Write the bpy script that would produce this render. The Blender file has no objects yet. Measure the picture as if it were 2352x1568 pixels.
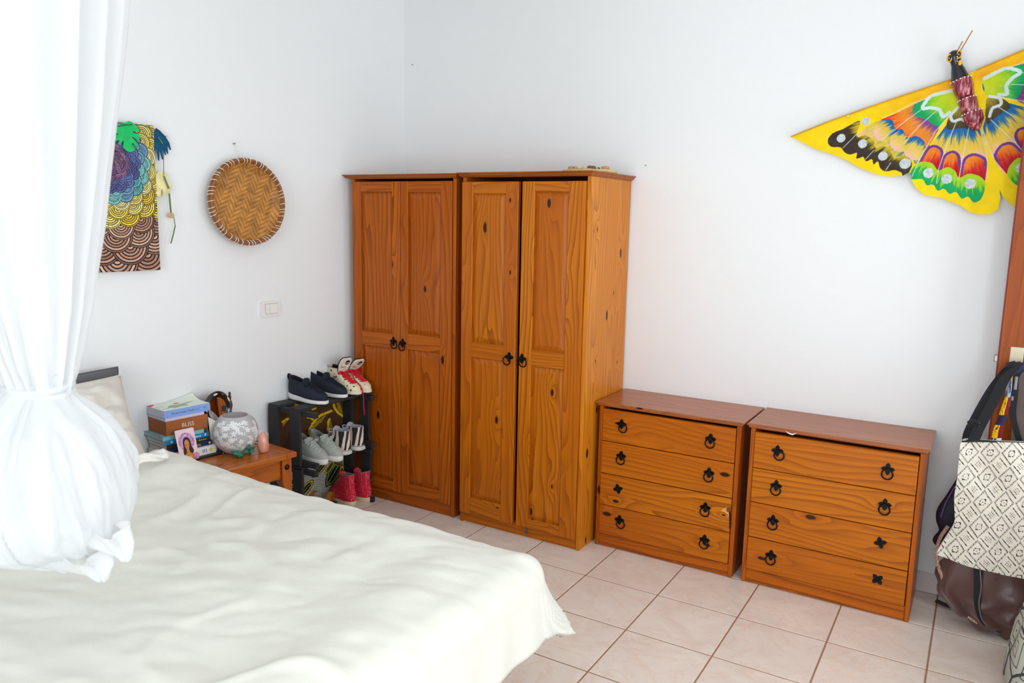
import bpy, bmesh, math, random
import numpy as np
from mathutils import Vector, Matrix

scene = bpy.context.scene
COL = scene.collection
random.seed(4); RNG = np.random.default_rng(7)

# ------------------------------------------------------------------ camera
FOC = 1799.14
CAM = np.array([2.9007, -3.5793, 1.5281])
_y, _p, _r = np.radians([31.1336, -8.9723, 1.1047])
FW = np.array([-np.sin(_y)*np.cos(_p), np.cos(_y)*np.cos(_p), np.sin(_p)])
_r0 = np.array([np.cos(_y), np.sin(_y), 0.0]); _u0 = np.cross(_r0, FW)
RT = _r0*np.cos(_r) + _u0*np.sin(_r); UP = -_r0*np.sin(_r) + _u0*np.cos(_r)
cd = bpy.data.cameras.new('camera'); cam = bpy.data.objects.new('camera', cd); COL.objects.link(cam)
cam.matrix_world = Matrix(((RT[0], UP[0], -FW[0], CAM[0]), (RT[1], UP[1], -FW[1], CAM[1]), (RT[2], UP[2], -FW[2], CAM[2]), (0, 0, 0, 1)))
cd.sensor_width = 36; cd.lens = FOC/2352*36; cd.clip_start = 0.05
cd.dof.use_dof = True; cd.dof.focus_distance = 3.6; cd.dof.aperture_fstop = 5.6
scene.camera = cam

# ------------------------------------------------------------------ light
wd = bpy.data.worlds.new('sky'); scene.world = wd; wd.use_nodes = True
bg = wd.node_tree.nodes['Background']; bg.inputs[0].default_value = (0.86, 0.93, 1.0, 1); bg.inputs[1].default_value = 1.0
def area(name, loc, direction, sx, sy, power, col):
    l = bpy.data.lights.new(name, 'AREA'); l.shape = 'RECTANGLE'; l.size = sx; l.size_y = sy; l.energy = power; l.color = col
    o = bpy.data.objects.new(name, l); COL.objects.link(o); o.location = loc
    o.rotation_euler = Vector(direction).to_track_quat('-Z', 'Y').to_euler()
    return o
RX = 3.85      # right wall
FY = -5.0      # front wall (behind the camera)
CZ = 2.95      # ceiling
area('daylight_doorway', (RX+0.20, -0.58, 1.03), (-1, -0.02, 0), 0.86, 2.0, 34, (0.86, 0.95, 1.0))
area('daylight_window', (RX+0.20, -2.75, 1.55), (-1, 0, 0.10), 1.7, 1.4, 74, (0.86, 0.95, 1.0))
area('daylight_patio', (2.25, FY-0.20, 1.25), (0, 1, 0.14), 2.4, 2.2, 92, (0.88, 0.955, 1.0))
vs = scene.view_settings
vs.view_transform = 'Standard'; vs.look = 'None'; vs.gamma = 1.0; vs.use_curve_mapping = False; vs.exposure = -0.64

# ------------------------------------------------------------------ pixel helpers (2352 x 1568 frame)
def ray(x, y): return FW + RT*(x-1176)/FOC + UP*(784-y)/FOC
def on(ax, val, x, y):
    d = ray(x, y); return CAM + d*((val-CAM[ax])/d[ax])
WA = math.radians(6.5)                       # the left wall stands 6.5 degrees off square
WN = np.array([math.cos(WA), -math.sin(WA), 0.0]); WD = np.array([-math.sin(WA), -math.cos(WA), 0.0])
def onL(x, y, off=0.0):
    d = ray(x, y); return CAM + d*((off-CAM@WN)/(d@WN))
def wl(s, d, z): return WD*s + WN*d + np.array([0, 0, z])     # wall coordinates: along, out, up

# ------------------------------------------------------------------ colour and materials
def lin(c):
    c = np.asarray(c, float)/255.0
    return np.where(c <= 0.04045, c/12.92, ((c+0.055)/1.055)**2.4)
def L4(c): return tuple(lin(c)) + (1.0,)
class NT:
    def __init__(s, name):
        s.m = bpy.data.materials.new(name); s.m.use_nodes = True; s.t = s.m.node_tree
        s.b = s.t.nodes['Principled BSDF']; s.out = s.t.nodes['Material Output']
    def n(s, typ, **kw):
        nd = s.t.nodes.new(typ)
        for k, v in kw.items():
            if k.startswith('i_'):
                key = k[2:]; key = int(key) if key.isdigit() else key.replace('_', ' ')
                s.set(nd.inputs[key], v)
            else: setattr(nd, k, v)
        return nd
    def set(s, sock, v):
        if isinstance(v, bpy.types.NodeSocket): s.t.links.new(v, sock)
        else: sock.default_value = v
    def math(s, op, a, b=0.0, c=0.0, clamp=False):
        nd = s.n('ShaderNodeMath', operation=op, use_clamp=clamp); s.set(nd.inputs[0], a); s.set(nd.inputs[1], b); s.set(nd.inputs[2], c); return nd.outputs[0]
    def mix(s, f, a, b, blend='MIX'):
        nd = s.n('ShaderNodeMix', data_type='RGBA', blend_type=blend); s.set(nd.inputs[0], f); s.set(nd.inputs[6], a); s.set(nd.inputs[7], b); return nd.outputs[2]
    def mapr(s, v, a, b, c=0.0, d=1.0):
        nd = s.n('ShaderNodeMapRange'); s.set(nd.inputs[0], v); nd.inputs[1].default_value = a; nd.inputs[2].default_value = b; nd.inputs[3].default_value = c; nd.inputs[4].default_value = d; return nd.outputs[0]
    def coord(s, scale=(1, 1, 1), rnd=0.0, kind='Object'):
        v = s.n('ShaderNodeTexCoord').outputs[kind]
        if rnd:
            oi = s.n('ShaderNodeObjectInfo'); m = s.n('ShaderNodeVectorMath', operation='SCALE'); m.inputs[0].default_value = (7.3*rnd, 5.1*rnd, 9.7*rnd); s.set(m.inputs[3], oi.outputs['Random'])
            a = s.n('ShaderNodeVectorMath', operation='ADD'); s.set(a.inputs[0], v); s.set(a.inputs[1], m.outputs[0]); v = a.outputs[0]
        mp = s.n('ShaderNodeMapping'); s.set(mp.inputs[0], v); mp.inputs[3].default_value = scale
        return mp.outputs[0]
    def noise(s, v, scale, detail=3, rough=0.55, dist=0.0):
        return s.n('ShaderNodeTexNoise', i_Vector=v, i_Scale=scale, i_Detail=detail, i_Roughness=rough, i_Distortion=dist).outputs[0]
    def bump(s, h, strength, dist=0.01):
        s.set(s.b.inputs['Normal'], s.n('ShaderNodeBump', i_Strength=strength, i_Distance=dist, i_Height=h).outputs[0])
    def bs(s, **kw):
        for k, v in kw.items(): s.set(s.b.inputs[k.replace('_', ' ')], v)
        return s
MATS = {}
def plain(name, c, rough=0.6, metal=0.0, var=0.06, vs=14.0, bump=0.0, bscale=90.0, sheen=0.0, coat=0.0, spec=0.35, sss=0.0):
    if name in MATS: return MATS[name]
    t = NT(name); v = t.coord((1, 1, 1), 1.0)
    c = np.asarray(c, float); a = L4(np.clip(c*(1-var), 0, 255)); b = L4(np.clip(c*(1+var), 0, 255))
    t.set(t.b.inputs['Base Color'], t.mix(t.noise(v, vs, 4), a, b))
    t.bs(Roughness=rough, Metallic=metal, Sheen_Weight=sheen, Coat_Weight=coat, Specular_IOR_Level=spec)
    if sss: t.bs(Subsurface_Weight=sss, Subsurface_Scale=0.02)
    if bump: t.bump(t.noise(v, bscale, 4), bump, 0.004)
    MATS[name] = t.m; return t.m
def wood(name, axis, light, mid, dark, rough=0.38, ring=1.0, knot=0.5, sc=1.0, coat=0.10, nrm=1):
    if name in MATS: return MATS[name]
    t = NT(name)
    s1 = [8*sc]*3; s1[axis] = 1.1*sc; s2 = [7*sc]*3; s2[axis] = 3.2*sc; s3 = [160*sc]*3; s3[axis] = 3*sc; s4 = [2.0]*3; s4[axis] = .6
    v1 = t.coord(s1, 1.0); v3 = t.coord(s3, 1.0); v4 = t.coord(s4, 1.0)
    nr = nrm if nrm != axis else (axis+1) % 3; acr = 3-axis-nr
    s2[nr] = 5.0; v2 = t.coord(s2, 1.0); sv = t.n('ShaderNodeSeparateXYZ'); t.set(sv.inputs[0], v2); cv_ = t.n('ShaderNodeCombineXYZ'); t.set(cv_.inputs[0], sv.outputs[acr]); t.set(cv_.inputs[1], sv.outputs[axis])
    vor = t.n('ShaderNodeTexVoronoi', voronoi_dimensions='2D', i_Vector=cv_.outputs[0], i_Scale=1.0, i_Randomness=1.0)
    d = vor.outputs['Distance']; rc = t.n('ShaderNodeSeparateColor', i_0=vor.outputs['Color'])
    on_ = t.math('GREATER_THAN', rc.outputs[0], 1-knot)
    near = t.math('MULTIPLY', t.math('POWER', 2.718, t.math('MULTIPLY', d, -7.0)), on_)
    nz = t.noise(v1, 0.55, 2.5, 0.5, 0.4)
    sx = t.n('ShaderNodeSeparateXYZ'); t.set(sx.inputs[0], t.coord((1, 1, 1), 1.0)); ac = [sx.outputs[i] for i in range(3) if i != axis]
    f = t.math('ADD', t.math('MULTIPLY', nz, 12.0*ring), t.math('MULTIPLY', near, 3.0))
    f = t.math('ADD', f, t.math('MULTIPLY', t.math('ADD', ac[0], ac[1]), 34.0*sc))
    saw = t.math('FRACT', f)
    rg = t.math('POWER', saw, 2.6)
    fine = t.noise(v3, 1.0, 2, 0.6)
    tone = t.noise(v4, 1.0, 2, 0.5)
    c = t.mix(t.mapr(tone, .3, .72), L4(mid), L4(light))
    c = t.mix(t.math('MULTIPLY', rg, t.mapr(tone, .35, .65, .40, .76)), c, L4(dark))
    c = t.mix(t.mapr(fine, .35, .75, 0.0, 0.32), c, L4(dark))
    kr = t.math('MULTIPLY', t.math('ADD', t.math('MULTIPLY', rc.outputs[1], 0.075), 0.03), on_)
    km = t.math('SUBTRACT', 1.0, t.math('DIVIDE', d, t.math('ADD', kr, 0.0005)), 0, True)
    km = t.math('MULTIPLY', km, 2.6, 0, True)
    c = t.mix(km, c, L4(np.asarray(dark)*0.42))
    t.set(t.b.inputs['Base Color'], c)
    t.bs(Roughness=t.mapr(fine, 0, 1, rough-.06, rough+.1), Coat_Weight=coat, Coat_Roughness=0.2, Specular_IOR_Level=0.22)
    t.bump(t.math('ADD', rg, fine), 0.06, 0.004)
    MATS[name] = t.m; return t.m
def painted(name, rough=0.6, bump=0.0, bscale=250.0, sheen=0.0, coat=0.0, transl=0.0):
    if name in MATS: return MATS[name]
    t = NT(name); a = t.n('ShaderNodeVertexColor', layer_name='Col')
    t.set(t.b.inputs['Base Color'], a.outputs[0]); t.bs(Roughness=rough, Sheen_Weight=sheen, Coat_Weight=coat, Specular_IOR_Level=0.2)
    if bump: t.bump(t.noise(t.coord(), bscale, 3), bump, 0.002)
    MATS[name] = t.m; return t.m

PINE = dict(light=(214, 124, 10), mid=(192, 98, 6), dark=(124, 50, 3))
PINE1 = dict(light=(200, 104, 10), mid=(176, 82, 6), dark=(106, 40, 3))
PINE_LIT = dict(light=(226, 144, 34), mid=(210, 122, 20), dark=(150, 72, 8))  # daylight on the wardrobe's right side, put into a lighter pine colour
def pine(axis, kind=''):
    P = {'': PINE, 'r': PINE1, 's': PINE_LIT}[kind]
    return wood('pine_'+'xyz'[axis]+kind, axis, P['light'], P['mid'], P['dark'], knot={'': .52, 'r': .2, 's': .8}[kind], nrm=0 if kind == 's' else 1)

# ------------------------------------------------------------------ mesh building
def rotm(rz=0.0, rx=0.0, ry=0.0):
    return (Matrix.Rotation(rz, 3, 'Z') @ Matrix.Rotation(ry, 3, 'Y') @ Matrix.Rotation(rx, 3, 'X'))
class G:
    def __init__(s): s.v = []; s.f = []
    def add(s, vs, fs):
        o = len(s.v); s.v += [tuple(map(float, p)) for p in vs]; s.f += [tuple(int(i)+o for i in f) for f in fs]; return s
    def box(s, c, d, rz=0.0, bev=0.0, seg=1, rot=None):
        bm = bmesh.new(); bmesh.ops.create_cube(bm, size=1.0)
        for v in bm.verts: v.co = Vector((v.co.x*d[0], v.co.y*d[1], v.co.z*d[2]))
        if bev: bmesh.ops.bevel(bm, geom=list(bm.edges), offset=min(bev, 0.45*min(d)), segments=seg, affect='EDGES', profile=0.6)
        R = rot if rot is not None else rotm(rz)
        bm.verts.index_update(); c = Vector(tuple(c))
        s.add([R @ v.co + c for v in bm.verts], [[v.index for v in f.verts] for f in bm.faces]); bm.free(); return s
    def bb(s, x0, x1, y0, y1, z0, z1, bev=0.0, seg=1):
        return s.box(((x0+x1)/2, (y0+y1)/2, (z0+z1)/2), (abs(x1-x0), abs(y1-y0), abs(z1-z0)), 0, bev, seg)
    def grid(s, P, closeu=False, closev=False):
        P = np.asarray(P); nu, nv = P.shape[:2]; idx = np.arange(nu*nv).reshape(nu, nv)
        a = idx if closeu else idx[:-1]; b = np.roll(idx, -1, 0) if closeu else idx[1:]
        if closev: q = np.stack([a, b, np.roll(b, -1, 1), np.roll(a, -1, 1)], -1)
        else: q = np.stack([a[:, :-1], b[:, :-1], b[:, 1:], a[:, 1:]], -1)
        return s.add(P.reshape(-1, 3), q.reshape(-1, 4))
    def lathe(s, prof, c=(0, 0, 0), n=24, rot=None, cap=True):
        R = np.array(rot) if rot is not None else np.eye(3)
        t = np.arange(n)*2*np.pi/n
        P = np.array([[[r*np.cos(a), r*np.sin(a), z] for a in t] for r, z in prof]) @ R.T + np.asarray(c, float)
        o = len(s.v); s.grid(P, closev=True); m = len(prof)
        if cap:
            s.f.append(tuple(o+i for i in reversed(range(n)))); s.f.append(tuple(o+(m-1)*n+i for i in range(n)))
        return s
    def tube(s, pts, r, n=8, closed=False, cap=True, flat=1.0, up=None):
        P = np.asarray(pts, float); m = len(P); rr = np.full(m, r) if np.isscalar(r) else np.asarray(r, float)
        T = np.roll(P, -1, 0)-np.roll(P, 1, 0)
        if not closed: T[0] = P[1]-P[0]; T[-1] = P[-1]-P[-2]
        T /= np.linalg.norm(T, axis=1)[:, None]+1e-12
        rings = []; u = np.asarray(up, float) if up is not None else (np.array([0, 0, 1.0]) if abs(T[0][2]) < 0.9 else np.array([1.0, 0, 0]))
        for i in range(m):
            x = u-T[i]*(u@T[i]); x /= np.linalg.norm(x)+1e-12; y = np.cross(T[i], x)
            if up is None: u = x
            a = np.arange(n)*2*np.pi/n
            rings.append(P[i]+rr[i]*(np.cos(a)[:, None]*x*flat+np.sin(a)[:, None]*y))
        o = len(s.v); s.grid(np.array(rings), closeu=closed, closev=True)
        if cap and not closed:
            s.f.append(tuple(o+i for i in reversed(range(n)))); s.f.append(tuple(o+(m-1)*n+i for i in range(n)))
        return s
    def ribbon(s, pts, wvec, th):
        P = np.asarray(pts, float); w = np.asarray(wvec, float); w = np.broadcast_to(w, P.shape) if w.ndim == 1 else w
        T = np.gradient(P, axis=0); N = np.cross(T, w); N /= np.linalg.norm(N, axis=1)[:, None]+1e-12
        ring = np.stack([P-w/2-N*th/2, P+w/2-N*th/2, P+w/2+N*th/2, P-w/2+N*th/2], 1)
        o = len(s.v); s.grid(ring, closev=True); m = len(P)
        s.f.append((o, o+1, o+2, o+3)); s.f.append(tuple(o+(m-1)*4+i for i in (3, 2, 1, 0))); return s
    def sphere(s, c, r, nu=16, nv=10, rot=None):
        r = (r, r, r) if np.isscalar(r) else r
        th = np.linspace(1e-3, np.pi-1e-3, nv); ph = np.arange(nu)*2*np.pi/nu
        P = np.stack([np.outer(np.sin(th), np.cos(ph))*r[0], np.outer(np.sin(th), np.sin(ph))*r[1], np.outer(np.cos(th), np.ones(nu))*r[2]], -1)
        if rot is not None: P = P @ np.array(rot).T
        return s.grid(P[::-1]+np.asarray(c, float), closev=True)
    def prism(s, poly, frame, h):
        """poly 2D outline put through frame(x,y,depth)->xyz, extruded from depth 0 to h"""
        n = len(poly); a = [frame(x, y, 0) for x, y in poly]; b = [frame(x, y, h) for x, y in poly]
        s.add(a+b, [tuple(range(n)), tuple(reversed(range(n, 2*n)))]+[(i, i+n, (i+1) % n+n, (i+1) % n) for i in range(n)]); return s
    def xf(s, M):
        M = Matrix(M); s.v = [tuple(M @ Vector(p)) for p in s.v]; return s

RM = {}
def root_of(o):
    while o.parent: o = o.parent
    return o
def tag(o, label=None, cat=None, group=None, kind=None):
    if label: o['label'] = label
    if cat: o['category'] = cat
    if group: o['group'] = group
    if kind: o['kind'] = kind
    return o
def thing(name, label, cat, loc, rz=0.0, group=None):
    o = bpy.data.objects.new(name, None); COL.objects.link(o); o.empty_display_size = 0.05
    o.location = tuple(loc); o.rotation_euler = (0, 0, rz); RM[o.name] = Matrix.Translation(Vector(tuple(loc))) @ Matrix.Rotation(rz, 4, 'Z')
    return tag(o, label, cat, group)
def finish(me, smooth):
    if smooth is None or smooth is False: return
    n = len(me.polygons); me.polygons.foreach_set('use_smooth', np.ones(n, bool))
    if smooth is not True:
        bm = bmesh.new(); bm.from_mesh(me); lim = math.radians(smooth)
        for e in bm.edges:
            if len(e.link_faces) == 2: e.smooth = e.calc_face_angle(0) < lim
        bm.to_mesh(me); bm.free()
def mk(name, g, mat, parent=None, smooth=38, local=False, base=None, fixn=True):
    """one mesh object; g holds world coordinates unless local=True (then: the root's own axes)"""
    me = bpy.data.meshes.new(name); V = np.array(g.v, float)
    loc = None
    if parent is not None:
        if not local:
            Mi = np.array(RM[root_of(parent).name].inverted()); V = V @ Mi[:3, :3].T + Mi[:3, 3]
    else:
        loc = np.array([V[:, 0].mean(), V[:, 1].mean(), V[:, 2].min()]) if base is None else np.array(base, float); V = V-loc
    me.from_pydata(V.tolist(), [], g.f); me.update()
    if fixn:
        bm = bmesh.new(); bm.from_mesh(me); bmesh.ops.recalc_face_normals(bm, faces=bm.faces); bm.to_mesh(me); bm.free()
    finish(me, smooth); me.materials.append(mat)
    o = bpy.data.objects.new(name, me); COL.objects.link(o)
    if parent is not None: o.parent = parent
    else: o.location = tuple(loc); RM[o.name] = Matrix.Translation(Vector(tuple(loc)))
    return o
def inst(name, me, parent, loc, world=True, rot=None):
    o = bpy.data.objects.new(name, me); COL.objects.link(o)
    l = Vector(tuple(loc))
    if parent is not None:
        if world: l = RM[root_of(parent).name].inverted() @ l
        o.parent = parent
    o.location = l
    if rot is not None: o.rotation_euler = rot
    return o
def struct(o): o['kind'] = 'structure'; return o

# ------------------------------------------------------------------ numpy helpers for shaped and painted sheets
_perm = RNG.random((256, 256))
def vnoise(x, y, seed=0):
    x = np.asarray(x, float)+seed*17.31; y = np.asarray(y, float)+seed*9.77
    xi = np.floor(x).astype(int); yi = np.floor(y).astype(int); fx = x-xi; fy = y-yi
    fx = fx*fx*fx*(fx*(fx*6-15)+10); fy = fy*fy*fy*(fy*(fy*6-15)+10)
    g = lambda a, b: _perm[a % 256, b % 256]
    return (g(xi, yi)*(1-fx)+g(xi+1, yi)*fx)*(1-fy)+(g(xi, yi+1)*(1-fx)+g(xi+1, yi+1)*fx)*fy
def fbm(x, y, o=4, seed=0):
    r = 0; a = 0.5; t = 0
    for i in range(o): r = r+a*vnoise(x*2**i, y*2**i, seed+i); t += a; a *= 0.5
    return r/t
def inpoly(x, y, poly):
    r = np.zeros(x.shape, bool); P = np.asarray(poly, float); j = len(P)-1
    for i in range(len(P)):
        c = ((P[i, 1] > y) != (P[j, 1] > y))
        with np.errstate(divide='ignore', invalid='ignore'):
            r ^= c & (x < (P[j, 0]-P[i, 0])*(y-P[i, 1])/(P[j, 1]-P[i, 1]+1e-12)+P[i, 0])
        j = i
    return r
def segdist(x, y, pts, closed=False):
    P = np.asarray(pts, float); n = len(P); best = np.full(x.shape, 1e9); bx = np.zeros(x.shape); by = np.zeros(x.shape)
    for i in range(n if closed else n-1):
        a = P[i]; b = P[(i+1) % n]; d = b-a; t = np.clip(((x-a[0])*d[0]+(y-a[1])*d[1])/(d@d+1e-12), 0, 1)
        qx = a[0]+t*d[0]; qy = a[1]+t*d[1]; D = np.hypot(x-qx, y-qy); m = D < best
        best = np.where(m, D, best); bx = np.where(m, qx, bx); by = np.where(m, qy, by)
    return best, bx, by
def smooth_poly(pts, k=6, closed=True):
    P = np.asarray(pts, float); n = len(P); out = []
    for i in range(n if closed else n-1):
        if closed: p0, p1, p2, p3 = P[i-1], P[i], P[(i+1) % n], P[(i+2) % n]
        else: p0, p1, p2, p3 = P[max(i-1, 0)], P[i], P[i+1], P[min(i+2, n-1)]
        for j in range(k):
            t = j/k; out.append(0.5*((2*p1)+(-p0+p2)*t+(2*p0-5*p1+4*p2-p3)*t*t+(-p0+3*p1-3*p2+p3)*t**3))
    if not closed: out.append(P[-1])
    return np.array(out)
def sheet(name, xr, yr, nx, ny, mapf, colf, mat, parent=None, outline=None, smooth=True, base=None):
    X, Y = np.meshgrid(np.linspace(*xr, nx), np.linspace(*yr, ny), indexing='ij'); X = X.ravel(); Y = Y.ravel()
    idx = np.arange(nx*ny).reshape(nx, ny)
    F = np.stack([idx[:-1, :-1], idx[1:, :-1], idx[1:, 1:], idx[:-1, 1:]], -1).reshape(-1, 4)
    if outline is not None:
        ins = inpoly(X, Y, outline); F = F[ins[F].any(1)]
        used = np.zeros(nx*ny, bool); used[F.ravel()] = True; ov = used & ~ins
        _, bx, by = segdist(X[ov], Y[ov], outline, True); X[ov] = bx; Y[ov] = by
        remap = np.cumsum(used)-1; F = remap[F]; X = X[used]; Y = Y[used]
    P = np.asarray(mapf(X, Y)); C = np.clip(np.asarray(colf(X, Y)), 0, 255)
    g = G(); g.v = P.tolist(); g.f = F.tolist()
    o = mk(name, g, mat, parent, smooth, base=base, fixn=False)
    at = o.data.color_attributes.new('Col', 'FLOAT_COLOR', 'POINT')
    cc = np.ones((len(X), 4)); cc[:, :3] = lin(C); at.data.foreach_set('color', cc.ravel().astype(np.float32))
    return o
def text(name, body, size, mat, parent, M, ext=0.0003, align='CENTER', shear=0.0, thin=0.0):
    cu = bpy.data.curves.new(name, 'FONT'); cu.body = body; cu.size = size; cu.extrude = ext; cu.align_x = align; cu.align_y = 'CENTER'; cu.resolution_u = 3; cu.shear = shear; cu.offset = -thin
    tmp = bpy.data.objects.new(name, cu); COL.objects.link(tmp)
    dg = bpy.context.evaluated_depsgraph_get(); me = bpy.data.meshes.new_from_object(tmp.evaluated_get(dg)); bpy.data.objects.remove(tmp); bpy.data.curves.remove(cu)
    Mi = RM[root_of(parent).name].inverted() @ Matrix(M); me.transform(Mi); me.materials.clear(); me.materials.append(mat)
    o = bpy.data.objects.new(name, me); COL.objects.link(o); o.parent = parent; return o
def frameM(o, ex, ey):
    ex = Vector(tuple(ex)).normalized(); ey = Vector(tuple(ey)); ey = (ey-ex*ey.dot(ex)).normalized(); ez = ex.cross(ey); o = Vector(tuple(o))
    return Matrix(((ex.x, ey.x, ez.x, o.x), (ex.y, ey.y, ez.y, o.y), (ex.z, ey.z, ez.z, o.z), (0, 0, 0, 1)))
# ================================================================== THE SETTING
def plaster():
    t = NT('white_plaster'); v = t.coord()
    t.set(t.b.inputs['Base Color'], t.mix(t.noise(v, 1.3, 4), L4((240, 241, 242)), L4((244, 244, 244)))); t.bs(Roughness=0.75, Specular_IOR_Level=0.25)
    t.bump(t.math('ADD', t.noise(v, 160, 3), t.math('MULTIPLY', t.noise(v, 9, 3), 1.5)), 0.10, 0.004); return t.m
M_WALL = plaster()
M_CEIL = plain('ceiling_paint', (240, 240, 239), 0.9, var=0.01)
def wallbox(name, boxes, mat=M_WALL):
    g = G()
    for b in boxes: g.bb(*b)
    return struct(mk(name, g, mat, smooth=None))
TH = 0.16
wallbox('wall_back', [(-0.25, RX+TH, 0, TH, -0.03, CZ)])
g = G(); c = wl(2.5, -TH/2, CZ/2-0.015); g.box(c, (TH, 5.6, CZ+0.03), rz=-WA); wall_left = struct(mk('wall_left', g, M_WALL, smooth=None))
DY0, DY1, DZ = -0.13, -1.02, 2.06           # doorway in the right wall
WY0, WY1, WZ0, WZ1 = -1.90, -3.60, 0.85, 2.25  # window in the right wall
wallbox('wall_right', [(RX, RX+TH, TH, DY0, -0.03, CZ), (RX, RX+TH, DY0, DY1, DZ, CZ), (RX, RX+TH, DY1, WY0, -0.03, CZ),
                       (RX, RX+TH, WY0, WY1, -0.03, WZ0), (RX, RX+TH, WY0, WY1, WZ1, CZ), (RX, RX+TH, WY1, FY-TH, -0.03, CZ)])
PX0, PX1, PZ = 1.05, 3.45, 2.35             # glazed patio opening in the front wall
wallbox('wall_front', [(-0.75, PX0, FY-TH, FY, -0.03, CZ), (PX1, RX+TH, FY-TH, FY, -0.03, CZ), (PX0, PX1, FY-TH, FY, PZ, CZ)])
wallbox('ceiling', [(-0.9, RX+TH, FY-TH, TH, CZ, CZ+0.1)], M_CEIL)
# window frames (behind and beside the camera)
M_ALU = plain('white_frame', (236, 236, 234), 0.4, var=0.01)
def frame(name, pts_lo, pts_hi, axis, n):
    g = G(); (a0, z0), (a1, z1) = pts_lo, pts_hi; w = 0.05; lo = min(a0, a1); hi = max(a0, a1)
    def bar(u0, u1, v0, v1):
        if axis == 1: g.bb(RX+0.05, RX+0.10, u0, u1, v0, v1)
        else: g.bb(u0, u1, FY-0.10, FY-0.05, v0, v1)
    bar(lo, hi, z0, z0+w); bar(lo, hi, z1-w, z1)
    for i in range(n+1):
        u = lo+(hi-lo)*i/n; bar(max(lo, u-w/2), min(hi, u+w/2), z0+w, z1-w)
    return struct(mk(name, g, M_ALU, smooth=None))
frame('window_1', (WY0, WZ0), (WY1, WZ1), 1, 2)
frame('window_2', (PX0, 0.0), (PX1, PZ), 0, 2)

# floor: grout bed with one tile object per tile
M_GROUT = plain('grout', (160, 122, 98), 0.9, var=0.08, vs=40)
def tilemat():
    t = NT('cream_tile'); v = t.coord((1, 1, 1), 3.0)
    n1 = t.noise(v, 5.0, 4, .6, 1.2); vein = t.math('ABSOLUTE', t.math('SUBTRACT', t.noise(v, 4.2, 5, .62, 1.6), 0.5))
    c = t.mix(t.mapr(n1, .35, .7), L4((229, 213, 202)), L4((240, 228, 218)))
    c = t.mix(t.mapr(vein, 0.0, 0.030, 0.24, 0.0), c, L4((222, 180, 150)))
    t.set(t.b.inputs['Base Color'], c); t.bs(Roughness=0.22, Specular_IOR_Level=0.45)
    t.bump(t.noise(v, 12, 3), 0.03, 0.003); return t.m
M_TILE = tilemat()
T = 0.33; TX = 1.5321; TY = -0.3277
g = G(); g.bb(-0.9, RX+TH, FY-TH, TH, -0.05, -0.0012); floor = struct(mk('floor', g, M_GROUT, smooth=None, base=(0, 0, 0)))
gt = G(); gt.box((0, 0, -0.004), (T-0.006, T-0.006, 0.008), bev=0.0012)
tile_me = None
for i in range(-6, 8):
    for j in range(-2, 15):
        x0 = TX+i*T; x1 = x0+T; y1 = TY-j*T+T; y0 = y1-T
        if x0 > RX-0.02 or y0 < FY-0.30 or y1 < FY+0.02 or y0 > -0.02 or x1 < WD[0]/WD[1]*y0-0.02 and x1 < WD[0]/WD[1]*y1-0.02: continue
        cx0, cx1, cy0, cy1 = x0, min(x1, RX), max(y0, FY), min(y1, 0.0)
        full = (cx1-cx0 > T-1e-4) and (cy1-cy0 > T-1e-4)
        if full and tile_me:
            inst('tile', tile_me, floor, ((x0+x1)/2, (y0+y1)/2, 0)); continue
        gg = G(); gg.box(((cx0+cx1)/2, (cy0+cy1)/2, -0.004), (cx1-cx0-0.006, cy1-cy0-0.006, 0.008), bev=0.0012)
        if full:
            gg = G(); gg.v = list(gt.v); gg.f = list(gt.f); o = mk('tile', gg, M_TILE, floor, smooth=None, local=True); tile_me = o.data; o.location = ((x0+x1)/2, (y0+y1)/2, 0)
        else: mk('tile', gg, M_TILE, floor, smooth=None)
# tiled skirting
M_SKIRT = plain('skirting_tile', (222, 212, 210), 0.3, var=0.03)
SK = 0.009
bb_ = G(); bb_.bb(0.02, RX-0.002, -0.003, 0.0, 0, 0.085); bbk = struct(mk('baseboard_back', bb_, M_GROUT, smooth=None))
for i in range(-4, 8):
    x0 = max(TX+i*T, 0.02); x1 = min(TX+i*T+T, RX-0.002)
    if x1-x0 < 0.03: continue
    g = G(); g.bb(x0+0.0015, x1-0.0015, -SK, -0.0005, 0.001, 0.087, 0.002); mk('tile', g, M_SKIRT, bbk, smooth=None)
bl_ = G(); bl_.box(wl(2.55, 0.0015, 0.0425), (0.003, 4.9, 0.085), rz=-WA); bbl = struct(mk('baseboard_left', bl_, M_GROUT, smooth=None))
for i in range(15):
    s0 = 0.12+i*T
    if s0+T > 5.0: break
    g = G(); g.box(wl(s0+T/2, SK/2+0.0005, 0.044), (SK, T-0.003, 0.086), rz=-WA, bev=0.002); mk('tile', g, M_SKIRT, bbl, smooth=None)

# door: leaf swung open into the room, standing in front of the back wall
M_DOOR = wood('door_veneer', 2, (176, 86, 14), (156, 72, 8), (108, 44, 4), rough=0.42, ring=1.4, knot=0.0, sc=1.2)
M_DOORF = wood('door_frame_wood', 2, (150, 78, 30), (134, 66, 22), (100, 46, 14), rough=0.45, knot=0.0)
LY = -0.135                                    # front face of the leaf
ed = on(1, LY, 2290, 850); LX0 = ed[0]
g = G(); g.bb(LX0, RX-0.01, LY, LY+0.04, 0.008, 2.03, 0.002); door = struct(mk('door_1', g, M_DOOR, smooth=None))
M_EDGE = plain('door_lipping', (120, 44, 34), 0.5, var=0.1)
g = G(); g.bb(LX0-0.003, LX0+0.001, LY-0.0005, LY+0.0405, 0.009, 2.028); mk('lipping', g, M_EDGE, door, smooth=None)
M_PLATE = plain('satin_plate', (214, 200, 172), 0.35, var=0.02)
p0 = on(1, LY, 2321, 800); p1 = on(1, LY, 2350, 800)
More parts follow.
